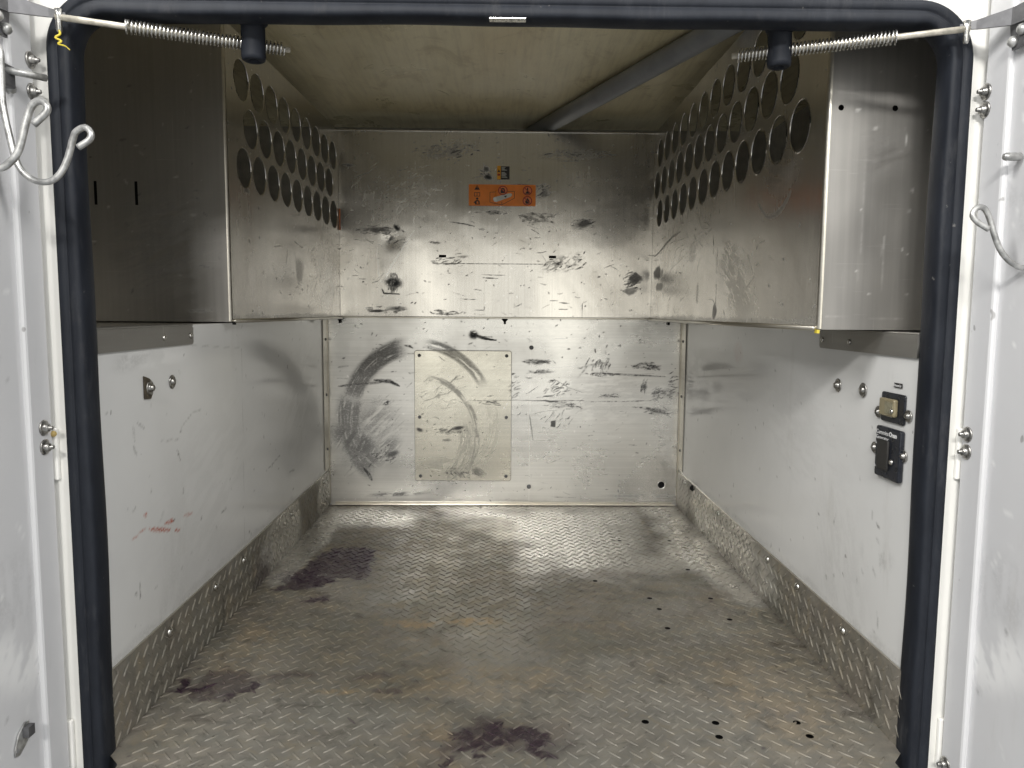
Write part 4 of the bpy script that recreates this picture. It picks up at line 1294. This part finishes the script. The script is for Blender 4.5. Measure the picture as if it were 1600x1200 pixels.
    nrm = Vector((0, 0, 1)).cross(ux) if sg < 0 else ux.cross(Vector((0, 0, 1)))
    # nrm points into the aisle (+x for the left cabinet, -x for the right one)
    X0, Y0 = p_front.x, p_front.y

    def place(U, V, B):
        return X0 + ux.x * U + nrm.x * B, Y0 + ux.y * U + nrm.y * B, V

    side_o = s.build("perforated_side", "box_alu", place, root)
    # rims give the punched sheet its thickness
    for t, z in me_holes:
        bm = bmesh.new()
        c = Vector((X0 + ux.x * t, Y0 + ux.y * t, z)) - nrm * 0.0005
        r = D_H / 2
        n = 28
        ra = [bm.verts.new(c + ux * math.cos(2 * math.pi * k / n) * r + Vector((0, 0, 1)) * math.sin(2 * math.pi * k / n) * r + nrm * 0.0012) for k in range(n)]
        rb = [bm.verts.new(c + ux * math.cos(2 * math.pi * k / n) * (r - 0.0007) + Vector((0, 0, 1)) * math.sin(2 * math.pi * k / n) * (r - 0.0007) + nrm * 0.0006) for k in range(n)]
        rd = [bm.verts.new(c + ux * math.cos(2 * math.pi * k / n) * (r - 0.0004) + Vector((0, 0, 1)) * math.sin(2 * math.pi * k / n) * (r - 0.0004) - nrm * 0.0020) for k in range(n)]
        for A, Bq in ((ra, rb), (rb, rd)):
            for k in range(n):
                bm.faces.new((A[k], A[(k + 1) % n], Bq[(k + 1) % n], Bq[k]))
        from_bm("hole_rim", bm, "box_alu", side_o, smooth=True)
    # front sheet facing the door
    fx0, fx1 = sorted((outx, p_front.x - sg * 0.006))
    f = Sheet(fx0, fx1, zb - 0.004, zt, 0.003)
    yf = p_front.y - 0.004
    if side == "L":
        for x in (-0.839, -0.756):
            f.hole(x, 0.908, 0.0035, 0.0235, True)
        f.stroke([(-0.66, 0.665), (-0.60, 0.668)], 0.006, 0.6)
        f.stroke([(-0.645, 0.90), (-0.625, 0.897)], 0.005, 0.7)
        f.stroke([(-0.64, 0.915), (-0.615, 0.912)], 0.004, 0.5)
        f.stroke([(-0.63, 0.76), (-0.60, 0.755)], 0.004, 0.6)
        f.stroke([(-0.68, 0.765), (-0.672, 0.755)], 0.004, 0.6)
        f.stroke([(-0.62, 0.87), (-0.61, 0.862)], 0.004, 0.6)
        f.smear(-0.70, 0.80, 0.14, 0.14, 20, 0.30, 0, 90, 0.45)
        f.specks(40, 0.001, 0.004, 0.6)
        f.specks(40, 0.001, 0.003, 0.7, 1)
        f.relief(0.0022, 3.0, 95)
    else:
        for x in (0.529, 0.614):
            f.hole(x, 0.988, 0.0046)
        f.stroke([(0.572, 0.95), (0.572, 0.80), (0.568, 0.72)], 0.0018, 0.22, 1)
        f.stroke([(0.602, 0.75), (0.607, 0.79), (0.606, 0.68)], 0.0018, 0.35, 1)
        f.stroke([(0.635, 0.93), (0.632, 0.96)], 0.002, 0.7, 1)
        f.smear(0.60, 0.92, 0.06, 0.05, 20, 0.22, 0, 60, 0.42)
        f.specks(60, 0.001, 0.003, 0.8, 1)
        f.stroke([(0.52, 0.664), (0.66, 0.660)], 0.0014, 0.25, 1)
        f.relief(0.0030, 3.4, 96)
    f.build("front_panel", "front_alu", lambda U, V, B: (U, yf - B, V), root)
    box("front_backing", (fx0 + 0.004, yf + 0.012, zb), (fx1 - 0.004, yf + 0.014, zt - 0.002), "void", root)
    # rounded bright fold between the two sheets
    bead = bmesh.new()
    cx, cy, rr = p_front.x - sg * 0.006, p_front.y + 0.002, 0.0062
    arcp = [(cx + sg * rr * math.sin(R(a)), cy - rr * math.cos(R(a))) for a in range(0, 91, 15)]
    va = [bead.verts.new((x, y, zb - 0.003)) for x, y in arcp]
    vb = [bead.verts.new((x, y, zt)) for x, y in arcp]
    for k in range(len(arcp) - 1):
        bead.faces.new((va[k], va[k + 1], vb[k + 1], vb[k]))
    from_bm("front_fold", bead, "trim_alu", root, smooth=True)
    # bottom return lip along the side
    bm = bmesh.new()
    a0 = p_front + Vector((0, 0, zb - 0.006)) + nrm * 0.0035
    b0 = p_back + Vector((0, 0, zb - 0.006)) + nrm * 0.0035
    bm_tube(bm, [a0 + Vector((0, 0, 0.004)), b0 + Vector((0, 0, 0.004))], 0.0042, 8)
    from_bm("bottom_lip", bm, "trim_alu", root, smooth=True)
    bx0, bx1 = sorted((outx, p_front.x - sg * 0.004))
    box("bottom_sheet", (bx0, p_front.y + 0.004, zb - 0.004), (bx1, YB - 0.03, zb - 0.001), "inner_dark", root)
    if side == "R":
        box("tray_liner", (0.575, 1.22, zb), (0.578, YB - 0.03, 0.985), "liner", root)
        box("rubber_plug", (0.506, YCR - 0.006, zb - 0.010), (0.5105, YCR + 0.004, zb - 0.0045), "yellow_paint", root)
    else:
        box("rubber_plug", (-0.5655, 1.574, zb - 0.010), (-0.561, 1.584, zb - 0.0045), "void", root)
    return root


cab_l = cabinet("L")
cab_r = cabinet("R")

# orange paint trace on the joint left of the upper panel
bm = bmesh.new()
bm_box(bm, (-0.5355, YU - 0.006, 0.935), (-0.5325, YU - 0.0036, 1.005), 0.0006)
from_bm("paint_trace", bm, simple("orange_paint_trace", (0.50, 0.13, 0.03), 0.6, var=0.4, scale=60), upper)

# ================================================================== TREAD-PLATE KICK STRIPS
def kick(side):
    x = XL if side == "L" else XR
    sg = 1 if side == "L" else -1
    word = "left" if side == "L" else "right"
    root = empty("kick_plate", (x + sg * 0.003, 1.8, 0.0), label="tread plate kick strip bolted along the foot of the %s white wall" % word, cat="kick plate", group="tread plate kick strips")
    y0, y1, h = 1.062, YB - 0.006, 0.122
    s = Sheet(y0, y1, 0.0, h, 0.005)
    if side == "L":
        s.blob(1.98, 0.06, 0.16, 0.08, 1, 0.9, 0.6, 0.5, 14)
        s.blob(2.44, 0.06, 0.10, 0.09, 1, 0.9, 0.6, 0.4, 14)
        s.blob(1.80, 0.03, 0.07, 0.05, 0, 0.5, 0.8, 0.6, 14)
    else:
        s.blob(2.02, 0.06, 0.35, 0.09, 1, 0.9, 0.6, 0.5, 10)
        s.blob(2.45, 0.07, 0.10, 0.09, 1, 0.7, 0.6, 0.4, 14)
    s.L[1] = np.maximum(s.L[1], 0.16)
    s.relief(0.0006, 3, 33)
    s.build("strip", "tread", lambda U, V, B: (x + sg * (0.0045 + B), U, V), root)
    box("top_edge", (min(x + sg * 0.0006, x + sg * 0.0044), y0, h - 0.001), (max(x + sg * 0.0006, x + sg * 0.0044), y1, h + 0.0008), "trim_alu", root)
    sp = []
    p = P
    for i in range(int(y0 / p) - 1, int(y1 / p) + 2):
        for j in range(0, 5):
            for qd, ang in ((0, 42), (1, -42)):
                y, z = (i + 0.5 * qd) * p, 0.008 + (j + 0.5 * qd) * p
                if y0 + 0.012 < y < y1 - 0.012 and 0.004 < z < h - 0.011:
                    uy = Vector((0, 1, 0)) * sg
                    m = frame((x + sg * 0.0047, y, z), uy, (0, 0, 1)) @ Matrix.Rotation(R(ang + 48 + random.uniform(-2, 2) - 48), 4, "Z")
                    sp.append((m, s.sample(y, z)))
    lugs(root, sp, lambda q_: q_[0].translation.y)
    if side == "L":
        bl = [(1.274, 0.098), (1.487, 0.099), (1.655, 0.098), (2.045, 0.098), (2.431, 0.100)]
    else:
        bl = [(1.267, 0.103), (1.471, 0.107), (1.643, 0.106), (2.029, 0.106), (2.406, 0.107)]
    for y, z in bl:
        lathe("bolt", [(0, 0), (0.0080, 0), (0.0080, 0.001), (0.0066, 0.0036), (0.0036, 0.0054), (0, 0.006)], (x + sg * 0.0050, y, z), (sg, 0, 0), "steel", root, 16)
    return root


kick("L")
kick("R")
lathe("drain_plug", [(0, 0), (0.010, 0), (0.010, 0.003), (0.006, 0.005), (0.006, 0.008), (0, 0.008)], (XR - 0.005, 2.310, 0.112), (-1, 0, 0), "void", None, 14, label="small black plug through the right kick strip near the back corner", cat="plug")

# ================================================================== LEDGE ANGLE BRACKETS
for sg, x, word in ((1, XL, "left"), (-1, XR, "right")):
    root = empty("angle_bracket", (x, 1.25, 0.602), label="grey aluminium angle screwed under the %s cabinet at the top of the wall" % word, cat="bracket", group="ledge angle brackets")
    me = plate_curve([(1.086, 0.603), (1.420, 0.603), (1.4235, 0.607), (1.4235, 0.634), (1.418, 0.6375), (1.086, 0.6375)], [], 0.003)
    o = link("upright_leg", me, "bracket_alu", root)
    o.data.transform(frame((x + sg * 0.0025, 0, 0), (0, 1, 0), (0, 0, 1)))
    lo, hi = sorted((x + sg * 0.004, x - sg * 0.035))
    box("top_leg", (lo, 1.086, 0.6375), (hi, 1.4235, 0.6405), "bracket_alu", root, bevel=0.0008)
    for y in (1.300, 1.410):
        lathe("rivet", [(0, 0), (0.0052, 0), (0.0048, 0.0018), (0.002, 0.003), (0, 0.0032)], (x + sg * 0.004, y, 0.619), (sg, 0, 0), "steel", root, 12)

# ================================================================== CONDUIT ACROSS THE CEILING
a, b = Vector((0.095, 2.69, 1.2895)), Vector((0.679, 1.15, 1.2895))
tube("conduit", [a, a.lerp(b, 0.33), a.lerp(b, 0.66), b], 0.0268, "pvc", None, 20, label="grey plastic conduit pipe running slantwise under the ceiling", cat="pipe")

# ================================================================== SWITCHES ON THE RIGHT WALL
def FR(y, z, off):  # facing -x, local X runs toward the door (decreasing y), local Y up
    return frame((XR - off, y, z), (0, -1, 0), (0, 0, 1))


def slab_obj(name, outline, thick, mat, parent, m, bevel=0.0):
    me = plate_curve(outline, [], thick)
    if bevel:
        bm = bmesh.new()
        bm.from_mesh(me)
        bmesh.ops.remove_doubles(bm, verts=bm.verts, dist=1e-5)
        es = [e for e in bm.edges if len(e.link_faces) == 2 and e.calc_face_angle(0) > 0.8]
        bmesh.ops.bevel(bm, geom=es, offset=bevel, segments=2, profile=0.5, affect="EDGES")
        bm.to_mesh(me)
        bm.free()
    o = link(name, me, mat, parent)
    o.data.transform(m)
    return o


def text_obj(name, body, size, mat, parent, m, bold=0.0):
    cu = bpy.data.curves.new(name, "FONT")
    cu.body = body
    cu.size = size
    cu.offset = bold
    cu.extrude = 0.0001
    cu.resolution_u = 2
    ob = bpy.data.objects.new(name, cu)
    COL.objects.link(ob)
    dg = bpy.context.evaluated_depsgraph_get()
    me = bpy.data.meshes.new_from_object(ob.evaluated_get(dg))
    bpy.data.objects.remove(ob)
    bpy.data.curves.remove(cu)
    o = link(name, me, mat, parent)
    o.data.transform(m)
    return o


sw1 = empty("rocker_switch", (XR, 1.147, 0.498), label="amber rocker switch in a square black plate on the right wall", cat="switch")
slab_obj("switch_plate", rrect(-0.0345, -0.023, 0.0345, 0.024, 0.004, 4), 0.003, "black_plastic", sw1, FR(1.147, 0.5205, 0.0018), 0.0008)
slab_obj("rocker", rrect(-0.0265, -0.0140, 0.0185, 0.0140, 0.003, 3), 0.008, "switch_tan", sw1, FR(1.148, 0.5215, 0.0072), 0.0025)
slab_obj("rocker_window", rrect(-0.0085, -0.0085, 0.0145, 0.0095, 0.0015, 3), 0.0016, simple("dull_lens", (0.20, 0.185, 0.125), 0.25), sw1, FR(1.146, 0.5215, 0.0114))
lathe("screw", [(0, 0), (0.0042, 0), (0.0036, 0.002), (0.0015, 0.003), (0, 0.003)], (XR - 0.0112, 1.1335, 0.5175), (-1, 0, 0), "steel", sw1, 12)

sw2 = empty("generator_switch", (XR, 1.147, 0.407), label="tall black generator switch panel with white lettering below the amber switch", cat="switch")
slab_obj("switch_plate", rrect(-0.0365, -0.0400, 0.0365, 0.0415, 0.004, 4), 0.008, "black_plastic", sw2, FR(1.147, 0.4475, 0.0045), 0.002)
slab_obj("rocker", rrect(-0.0230, -0.0250, 0.0100, 0.0225, 0.003, 3), 0.004, simple("charcoal_rocker", (0.022, 0.021, 0.020), 0.5), sw2, FR(1.149, 0.4465, 0.0102), 0.0012)
text_obj("lettering", "Cummins", 0.0098, "print_white", sw2, FR(1.1815, 0.4765, 0.0088))
text_obj("lettering", "Onan", 0.0102, "print_white", sw2, FR(1.1425, 0.4765, 0.0088), 0.0004)
text_obj("lettering", "Generator", 0.0090, "print_white", sw2, FR(1.1815, 0.4680, 0.0088))
text_obj("lettering", "Start", 0.0060, "print_white", sw2, FR(1.1825, 0.4590, 0.0088))
text_obj("lettering", "Stop", 0.0060, "print_white", sw2, FR(1.1835, 0.4215, 0.0088))
lathe("indicator_lamp", [(0, 0), (0.0048, 0), (0.0044, 0.0022), (0.002, 0.0034), (0, 0.0036)], (XR - 0.0090, 1.130, 0.4375), (-1, 0, 0), "steel", sw2, 14)

tl = empty("switch_tag", (XR, 1.140, 0.5545), label="tiny black printed tag just above the amber switch", cat="tag")
slab_obj("tag_field", rrect(-0.0120, -0.0036, 0.0120, 0.0036, 0.0006, 2), 0.0006, "print_black", tl, FR(1.138, 0.5575, 0.0012))
text_obj("lettering", "Dome Lt", 0.0058, "print_white", tl, FR(1.1490, 0.5556, 0.0020), 0.0001)

# ================================================================== DOOR FRAME AND RUBBER SEAL
SXL, SXR, SZT = -0.5815, 0.6160, 1.0625     # inner edge of the seal
OXL, OXR, OZT = -0.6140, 0.6450, 1.0950     # outer edge of the seal
ROUT = 0.078
op = [(OXL, -0.25), (OXR, -0.25)] + [(OXR - ROUT + ROUT * math.cos(R(a)), OZT - ROUT + ROUT * math.sin(R(a))) for a in range(0, 91, 9)] + [(OXL + ROUT - ROUT * math.cos(R(a)), OZT - ROUT + ROUT * math.sin(R(a))) for a in range(90, -1, -9)]
fm = plate_curve([(XLO - 0.01, -0.2501), (OXL - 0.0001, -0.2501), (OXL - 0.0001, -0.25)] + op[::-1][0:1] + op[::-1][1:-2] + [(OXR, -0.25), (OXR + 0.0001, -0.2501), (XRO + 0.01, -0.2501), (XRO + 0.01, 1.42), (XLO - 0.01, 1.42)], [], 0.020)
fr = link("door_frame", fm, "frame_white", None, kind="structure")
fr.data.transform(frame((0, 1.060, 0), (1, 0, 0), (0, 0, 1)))
box("header", (XLO, 1.0705, OZT - 0.02), (XRO, YF, ZC), "wall_white", fr)
box("jamb", (XLO, 1.0705, -0.2), (XL - 0.012, YF + 0.002, OZT - 0.021), "wall_white", fr)
box("jamb", (XR + 0.012, 1.0705, -0.2), (XRO, YF + 0.002, OZT - 0.021), "wall_white", fr)

# the seal is swept along the opening: flange on the frame, bulb inside, groove between
seal_path = [(SXL, -0.12)]
rin = ROUT - (SXL - OXL)
n_up = 40
pts2 = []
for k in range(n_up + 1):
    pts2.append((Vector((0, -0.24 + (SZT - rin + 0.24) * k / n_up)), Vector((1, 0)), 0))
cen = (SXL + rin, SZT - rin)
for k in range(1, 15):
    a = R(180 - 90 * k / 15)
    pts2.append((Vector((cen[0] + rin * math.cos(a), cen[1] + rin * math.sin(a))), Vector((-math.cos(a), -math.sin(a))), 1))
nt = 60
for k in range(nt + 1):
    pts2.append((Vector((SXL + rin + (SXR - SXL - 2 * rin) * k / nt, SZT)), Vector((0, -1)), 1))
cen = (SXR - rin, SZT - rin)
for k in range(1, 15):
    a = R(90 - 90 * k / 15)
    pts2.append((Vector((cen[0] + rin * math.cos(a), cen[1] + rin * math.sin(a))), Vector((-math.cos(a), -math.sin(a))), 1))
for k in range(n_up + 1):
    pts2.append((Vector((0, SZT - rin - (SZT - rin + 0.24) * k / n_up)), Vector((-1, 0)), 2))
# profile in (inward offset from the inner edge, y): negative = toward the frame
prof = []
for a in range(0, 360, 20):      # fat bulb at the inner lip
    prof.append((-0.0105 + 0.0105 * math.cos(R(a)), 1.080 + 0.018 * math.sin(R(a))))
prof_outer = [(-0.0445, 1.0495), (-0.0435, 1.0450), (-0.0410, 1.0430), (-0.036, 1.0424), (-0.029, 1.0424), (-0.0262, 1.0440), (-0.0245, 1.0452), (-0.0225, 1.0440), (-0.018, 1.0426), (-0.011, 1.0424), (-0.0060, 1.0430), (-0.0032, 1.0452), (-0.0018, 1.0490), (-0.0004, 1.0550), (0.0, 1.0660), (-0.0015, 1.0760), (-0.006, 1.0850), (-0.012, 1.0900), (-0.0445, 1.0900)]
prof_outer = [(u * 0.75, y) for u, y in prof_outer]
bm = bmesh.new()
rings = []
wob = random.Random(5)
ph = [wob.uniform(0, 6.28) for _ in range(6)]
for i, (p, nrm2, typ) in enumerate(pts2):
    x = p.x
    z = p.y
    if i <= n_up:
        x = SXL
    elif i >= len(pts2) - n_up - 1:
        x = SXR
    w = 0.0012 * math.sin(i * 0.21 + ph[0]) + 0.0008 * math.sin(i * 0.53 + ph[1])
    if typ == 1 and abs(z - SZT) < 1e-4:
        w += 0.0035 * math.sin(math.pi * (x - SXL) / (SXR - SXL)) - 0.0028
        w = -w * 0.6
    rings.append([bm.verts.new((x + nrm2.x * (u + w * (1 if u > -0.015 else 0)), y, z + nrm2.y * (u + w * (1 if u > -0.015 else 0)))) for u, y in prof_outer])
for A, Bq in zip(rings, rings[1:]):
    for k in range(len(prof_outer)):
        k2 = (k + 1) % len(prof_outer)
        bm.faces.new((A[k], A[k2], Bq[k2], Bq[k]))
from_bm("door_seal", bm, "rubber", None, smooth=True, label="thick ribbed black rubber seal around the door opening", cat="door seal")
box("latch_clip", (-0.0175, 1.0375, 1.0600), (0.0325, 1.0500, 1.0625), "steel", None, bevel=0.0008, label="bright metal latch clip on the middle of the top seal", cat="clip")

# ================================================================== OPEN DOORS
def door(side):
    sg = 1 if side == "L" else -1      # inner face looks toward +x for the left door
    xf = -0.630 if side == "L" else 0.664
    word = "left" if side == "L" else "right"
    root = empty("door", (xf, 1.043, -0.2), label="white %s door standing open beside the seal" % word, cat="door", group="open double doors")

    def X(d):
        return xf + sg * d

    def bx(nm, d0, d1, y0, y1, z0, z1, bev=0.0, mat="door_white"):
        lo, hi = sorted((X(d0), X(d1)))
        return box(nm, (lo, y0, z0), (hi, y1, z1), mat, root, bevel=bev)

    s = Sheet(0.40, 0.998, -0.20, 1.14, 0.006)
    s.specks(60, 0.0015, 0.005, 0.5)
    s.specks(40, 0.0015, 0.006, 0.8, 1)
    for _ in range(10):
        u, v = RNG.uniform(0.9, 0.99), RNG.uniform(0, 1.1)
        s.stroke([(u, v), (u + RNG.uniform(-0.01, 0.02), v + RNG.uniform(-0.03, 0.03))], 0.003, 0.5, 1)
    s.smear(0.95, 0.30, 0.06, 0.30, 85, 0.12, 0, 60, 0.45)
    s.smear(0.96, 0.80, 0.05, 0.25, 85, 0.12, 0, 60, 0.45)
    s.smear(0.95, 0.20, 0.05, 0.10, 60, 0.6, 1, 80, 0.45)
    s.relief(0.0015, 3.0, 55 if sg > 0 else 56)
    s.build("inner_panel", "door_white", lambda U, V, B: (X(-0.007 + B), U, V), root)
    bx("door_core", -0.040, -0.012, 0.39, 1.040, -0.21, 1.15)
    bx("edge_frame", -0.011, 0.0, 0.992, 1.041, -0.21, 1.15, 0.004)
    bx("edge_frame", -0.011, 0.0, 0.385, 0.425, -0.21, 1.15, 0.004)
    bx("edge_frame", -0.0112, -0.0002, 0.4255, 0.9915, 1.105, 1.15, 0.004)
    bx("edge_frame", -0.0112, -0.0002, 0.4255, 0.9915, -0.21, -0.165, 0.004)
    zs = (0.504, 0.477) if side == "L" else (0.972, 0.948, 0.499, 0.474, 0.004)
    if side == "L":
        zs = (0.998, 0.957, 0.504, 0.477, -0.012)
    for z in zs:
        y = 1.020 if z < 0.9 else 1.034
        if side == "R":
            y = 1.027 if z < 0.9 else 1.040 - 0.004
        b = lathe("hinge_bolt", [(0, 0.0004), (0.0112, 0.0004), (0.0112, 0.0014), (0.0086, 0.0026), (0.0060, 0.0022), (0.0058, 0.0070), (0.0046, 0.0080), (0.0030, 0.0082), (0.0028, 0.0125), (0, 0.0130)], (X(0), y, z), (sg, 0, 0), "bolt_steel", root, 16)
    # hinge blocks in the gap between frame and door
    for z in ((0.47,) if side == "L" else (0.475,)) + (0.035,):
        lo, hi = sorted((X(-0.012), X(0.0035)))
        box("hinge_leaf", (lo, 1.0425, z - 0.045), (hi, 1.0495, z + 0.030), "frame_white", root, bevel=0.002)
    if side == "L":
        lathe("sealant_blob", [(0, -0.003), (0.004, -0.001), (0.0045, 0.002), (0.002, 0.005), (0, 0.0055)], (X(0.001), 1.040, 0.492), (0.3, -0.6, 0.2), "sealant", root, 10)
        me = plate_curve([(-0.016, -0.018), (-0.008, -0.020), (0.006, -0.012), (0.014, -0.004), (0.014, 0.016), (0.006, 0.018), (-0.008, 0.008), (-0.016, -0.008)], [circle(-0.012, -0.012, 0.0035, 12)], 0.002)
        o = link("keeper_tab", me, "galv", root)
        o.data.transform(frame((X(-0.0045), 0.946, 0.098), (0, 1, 0), (0, 0, 1)))
        box("keeper_fold", (X(-0.003), 0.945, 0.098), (X(0.005), 0.958, 0.112), "arm_steel", root)
    else:
        lathe("bolt_tip", [(0, 0), (0.0055, 0), (0.0052, 0.018), (0.0036, 0.021), (0, 0.022)], (X(-0.004), 0.966, 0.871), (sg, 0, 0), "galv", root, 12)
    return root


door("L")
door("R")

# ================================================================== SPRING DOOR HOLDERS
def holder(side):
    sg = 1 if side == "L" else -1
    word = "left" if side == "L" else "right"
    z = 1.0465
    if side == "L":
        p0, ph_, p1 = Vector((-0.580, 1.018, z + 0.001)), Vector((-0.3545, 1.102, z - 0.001)), Vector((-0.315, 1.118, z - 0.002))
        s0 = Vector((-0.504, 1.0465, z))
        door_x = -0.630
    else:
        p0, ph_, p1 = Vector((0.620, 1.018, z + 0.001)), Vector((0.4005, 1.102, z - 0.001)), Vector((0.346, 1.122, z - 0.002))
        s0 = Vector((0.539, 1.049, z))
        door_x = 0.664
    root = empty("door_holder", tuple(p0), label="spring loaded door holder rod reaching from the %s door under the top seal" % word, cat="door holder", group="spring door holders")
    d = (p1 - p0).normalized()
    tube("rod", [p0 - d * 0.004, p0.lerp(p1, 0.5), p1 + d * 0.008], 0.0042, simple("chalky_rod", (0.66, 0.62, 0.53), 0.4, metal=0.6, var=0.2, scale=90), root, 12)
    # coil spring around the rod
    L = (p1 - s0).length
    turns = int(L / 0.0049)
    n = turns * 14
    nx = d.cross(Vector((0, 0, 1))).normalized()
    nz = nx.cross(d)
    cp = []
    for k in range(n + 1):
        a = 2 * math.pi * turns * k / n
        r = 0.0084 if k > 10 else 0.0084
        cp.append(s0 + d * (L * k / n) + (nx * math.cos(a) + nz * math.sin(a)) * r)
    bm = bmesh.new()
    bm_tube(bm, cp, 0.00135, 6)
    from_bm("spring", bm, "steel", root, smooth=True)
    lathe("washer", [(0.004, 0), (0.0100, 0), (0.0100, 0.002), (0.004, 0.002)], s0 - d * 0.003, d, "steel", root, 18)
    # rubber swivel block hanging from the header
    c = Vector((ph_.x, ph_.y, 0))
    lathe("swivel_block", [(0.0, 1.0285), (0.0070, 1.0285), (0.0072, 1.0225), (0.0130, 1.0215), (0.0162, 1.0235), (0.0170, 1.028), (0.0165, 1.070), (0.0205, 1.074), (0.0205, 1.100), (0, 1.100)], c, (0, 0, 1), "rubber", root, 24)
    # bent flat arm bolted to the door: an upright tapered strip
    bm = bmesh.new()
    bp = [Vector((door_x + sg * 0.004, 0.958, z + 0.004)), Vector((door_x + sg * 0.009, 0.980, z + 0.004)), p0 + Vector((-sg * 0.010, -0.006, 0.004)), p0 + Vector((sg * 0.006, 0.004, 0.004))]
    hh = [0.013, 0.012, 0.0065, 0.0035]
    dirn = (bp[2] - bp[1]).normalized()
    sv = Vector((-dirn.y, dirn.x, 0)) * 0.0017
    rg = [[bm.verts.new(p_ + sv * q0 + Vector((0, 0, h_ * q1))) for q0, q1 in ((-1, -1), (1, -1), (1, 0.8), (-1, 0.8))] for p_, h_ in zip(bp, hh)]
    for A_, B_ in zip(rg, rg[1:]):
        for k in range(4):
            bm.faces.new((A_[k], A_[(k + 1) % 4], B_[(k + 1) % 4], B_[k]))
    bm.faces.new(rg[0][::-1])
    bm.faces.new(rg[-1])
    from_bm("arm", bm, "arm_steel", root)
    me = plate_curve([(-0.030, -0.012), (-0.022, -0.036), (0.006, -0.036), (0.010, -0.020), (0.014, 0.004), (0.020, 0.011), (-0.030, 0.011)], [], 0.003)
    o = link("mounting_plate", me, "arm_steel", root)
    o.data.transform(frame((door_x + sg * 0.0022, 0.978, z - 0.002), (0, 1, 0), (0, 0, 1)))
    for dy, dz in ((-0.014, -0.016), (0.002, -0.026)):
        lathe("bolt", [(0, 0), (0.0072, 0), (0.0072, 0.003), (0.005, 0.0065), (0, 0.0075)], (door_x + sg * 0.004, 0.978 + dy, z - 0.002 + dz), (sg, 0, 0), "galv", root, 12)
    lathe("pivot_pin", [(0, 0.010), (0.0050, 0.010), (0.0050, 0.002), (0.0036, -0.004), (0.0036, -0.016), (0.0026, -0.019), (0, -0.019)], p0, (0, 0, 1), "steel", root, 12)
    return root


holder("L")
holder("R")
tube("plastic_scrap", smooth_path([(-0.579, 1.016, 1.030), (-0.576, 1.012, 1.024), (-0.581, 1.010, 1.019), (-0.574, 1.011, 1.015), (-0.578, 1.010, 1.011), (-0.568, 1.009, 1.008), (-0.562, 1.008, 1.003)], 4), [0.0014] * 16 + [0.0010] * 5 + [0.0007] * 4, "yellow_paint", None, 6, label="frayed scrap of yellow plastic caught on the left door holder pin", cat="scrap")

# ================================================================== J HOOKS ON THE DOORS
def hook(pts, y, rad, label, group="wire hooks on the doors"):
    path = smooth_path([(x, y + dy, z) for (x, z, dy) in pts], 6)
    return tube("wire_hook", path, rad, "galv", None, 12, label=label, cat="hook", group=group)


hook([(-0.636, 1.000, 0.0), (-0.616, 0.985, 0.0), (-0.6145, 0.961, 0.0), (-0.6150, 0.920, 0.0), (-0.608, 0.875, 0.0), (-0.603, 0.853, 0.0), (-0.596, 0.838, 0.0), (-0.582, 0.827, 0.0), (-0.565, 0.825, 0.0), (-0.551, 0.833, 0.0), (-0.540, 0.851, 0.0), (-0.531, 0.878, 0.0), (-0.526, 0.886, -0.001), (-0.515, 0.891, -0.002), (-0.507, 0.885, -0.004), (-0.508, 0.876, -0.005), (-0.522, 0.866, -0.006)], 0.95, 0.0040, "long galvanised J hook reaching past the left seal")
hook([(-0.640, 0.90, 0.0), (-0.632, 0.86, 0.0), (-0.610, 0.835, 0.0), (-0.590, 0.832, 0.0), (-0.578, 0.839, 0.0), (-0.567, 0.853, 0.0), (-0.557, 0.884, 0.0), (-0.550, 0.902, 0.0), (-0.540, 0.909, -0.001), (-0.531, 0.905, -0.003), (-0.530, 0.896, -0.004), (-0.545, 0.881, -0.005)], 0.90, 0.0042, "shorter galvanised hook crossing in front of the long one on the left door")
hook([(0.672, 0.765, 0.0), (0.680, 0.735, 0.0), (0.666, 0.728, 0.0), (0.654, 0.731, 0.0), (0.643, 0.739, 0.0), (0.633, 0.751, 0.0), (0.625, 0.768, 0.0), (0.618, 0.787, 0.0), (0.611, 0.799, -0.001), (0.603, 0.803, -0.002), (0.595, 0.799, -0.003), (0.593, 0.791, -0.004), (0.600, 0.783, -0.005), (0.613, 0.775, -0.006)], 0.94, 0.0036, "single galvanised wire hook on the right door")
hb = empty("hook_bracket", (-0.634, 0.965, 0.955), label="dark bracket and pin holding the long hook on the left door", cat="bracket")
box("bracket_block", (-0.630, 0.952, 0.945), (-0.617, 0.982, 0.972), "arm_steel", hb, bevel=0.002)
tube("pin", [(-0.622, 0.962, 0.964), (-0.606, 0.985, 0.965), (-0.592, 1.004, 0.966)], 0.0045, "galv", hb, 12)
lathe("nut", [(0, 0), (0.008, 0), (0.008, 0.006), (0.004, 0.009), (0, 0.009)], (-0.630, 0.985, 0.948), (1, 0, 0), "galv", hb, 6)
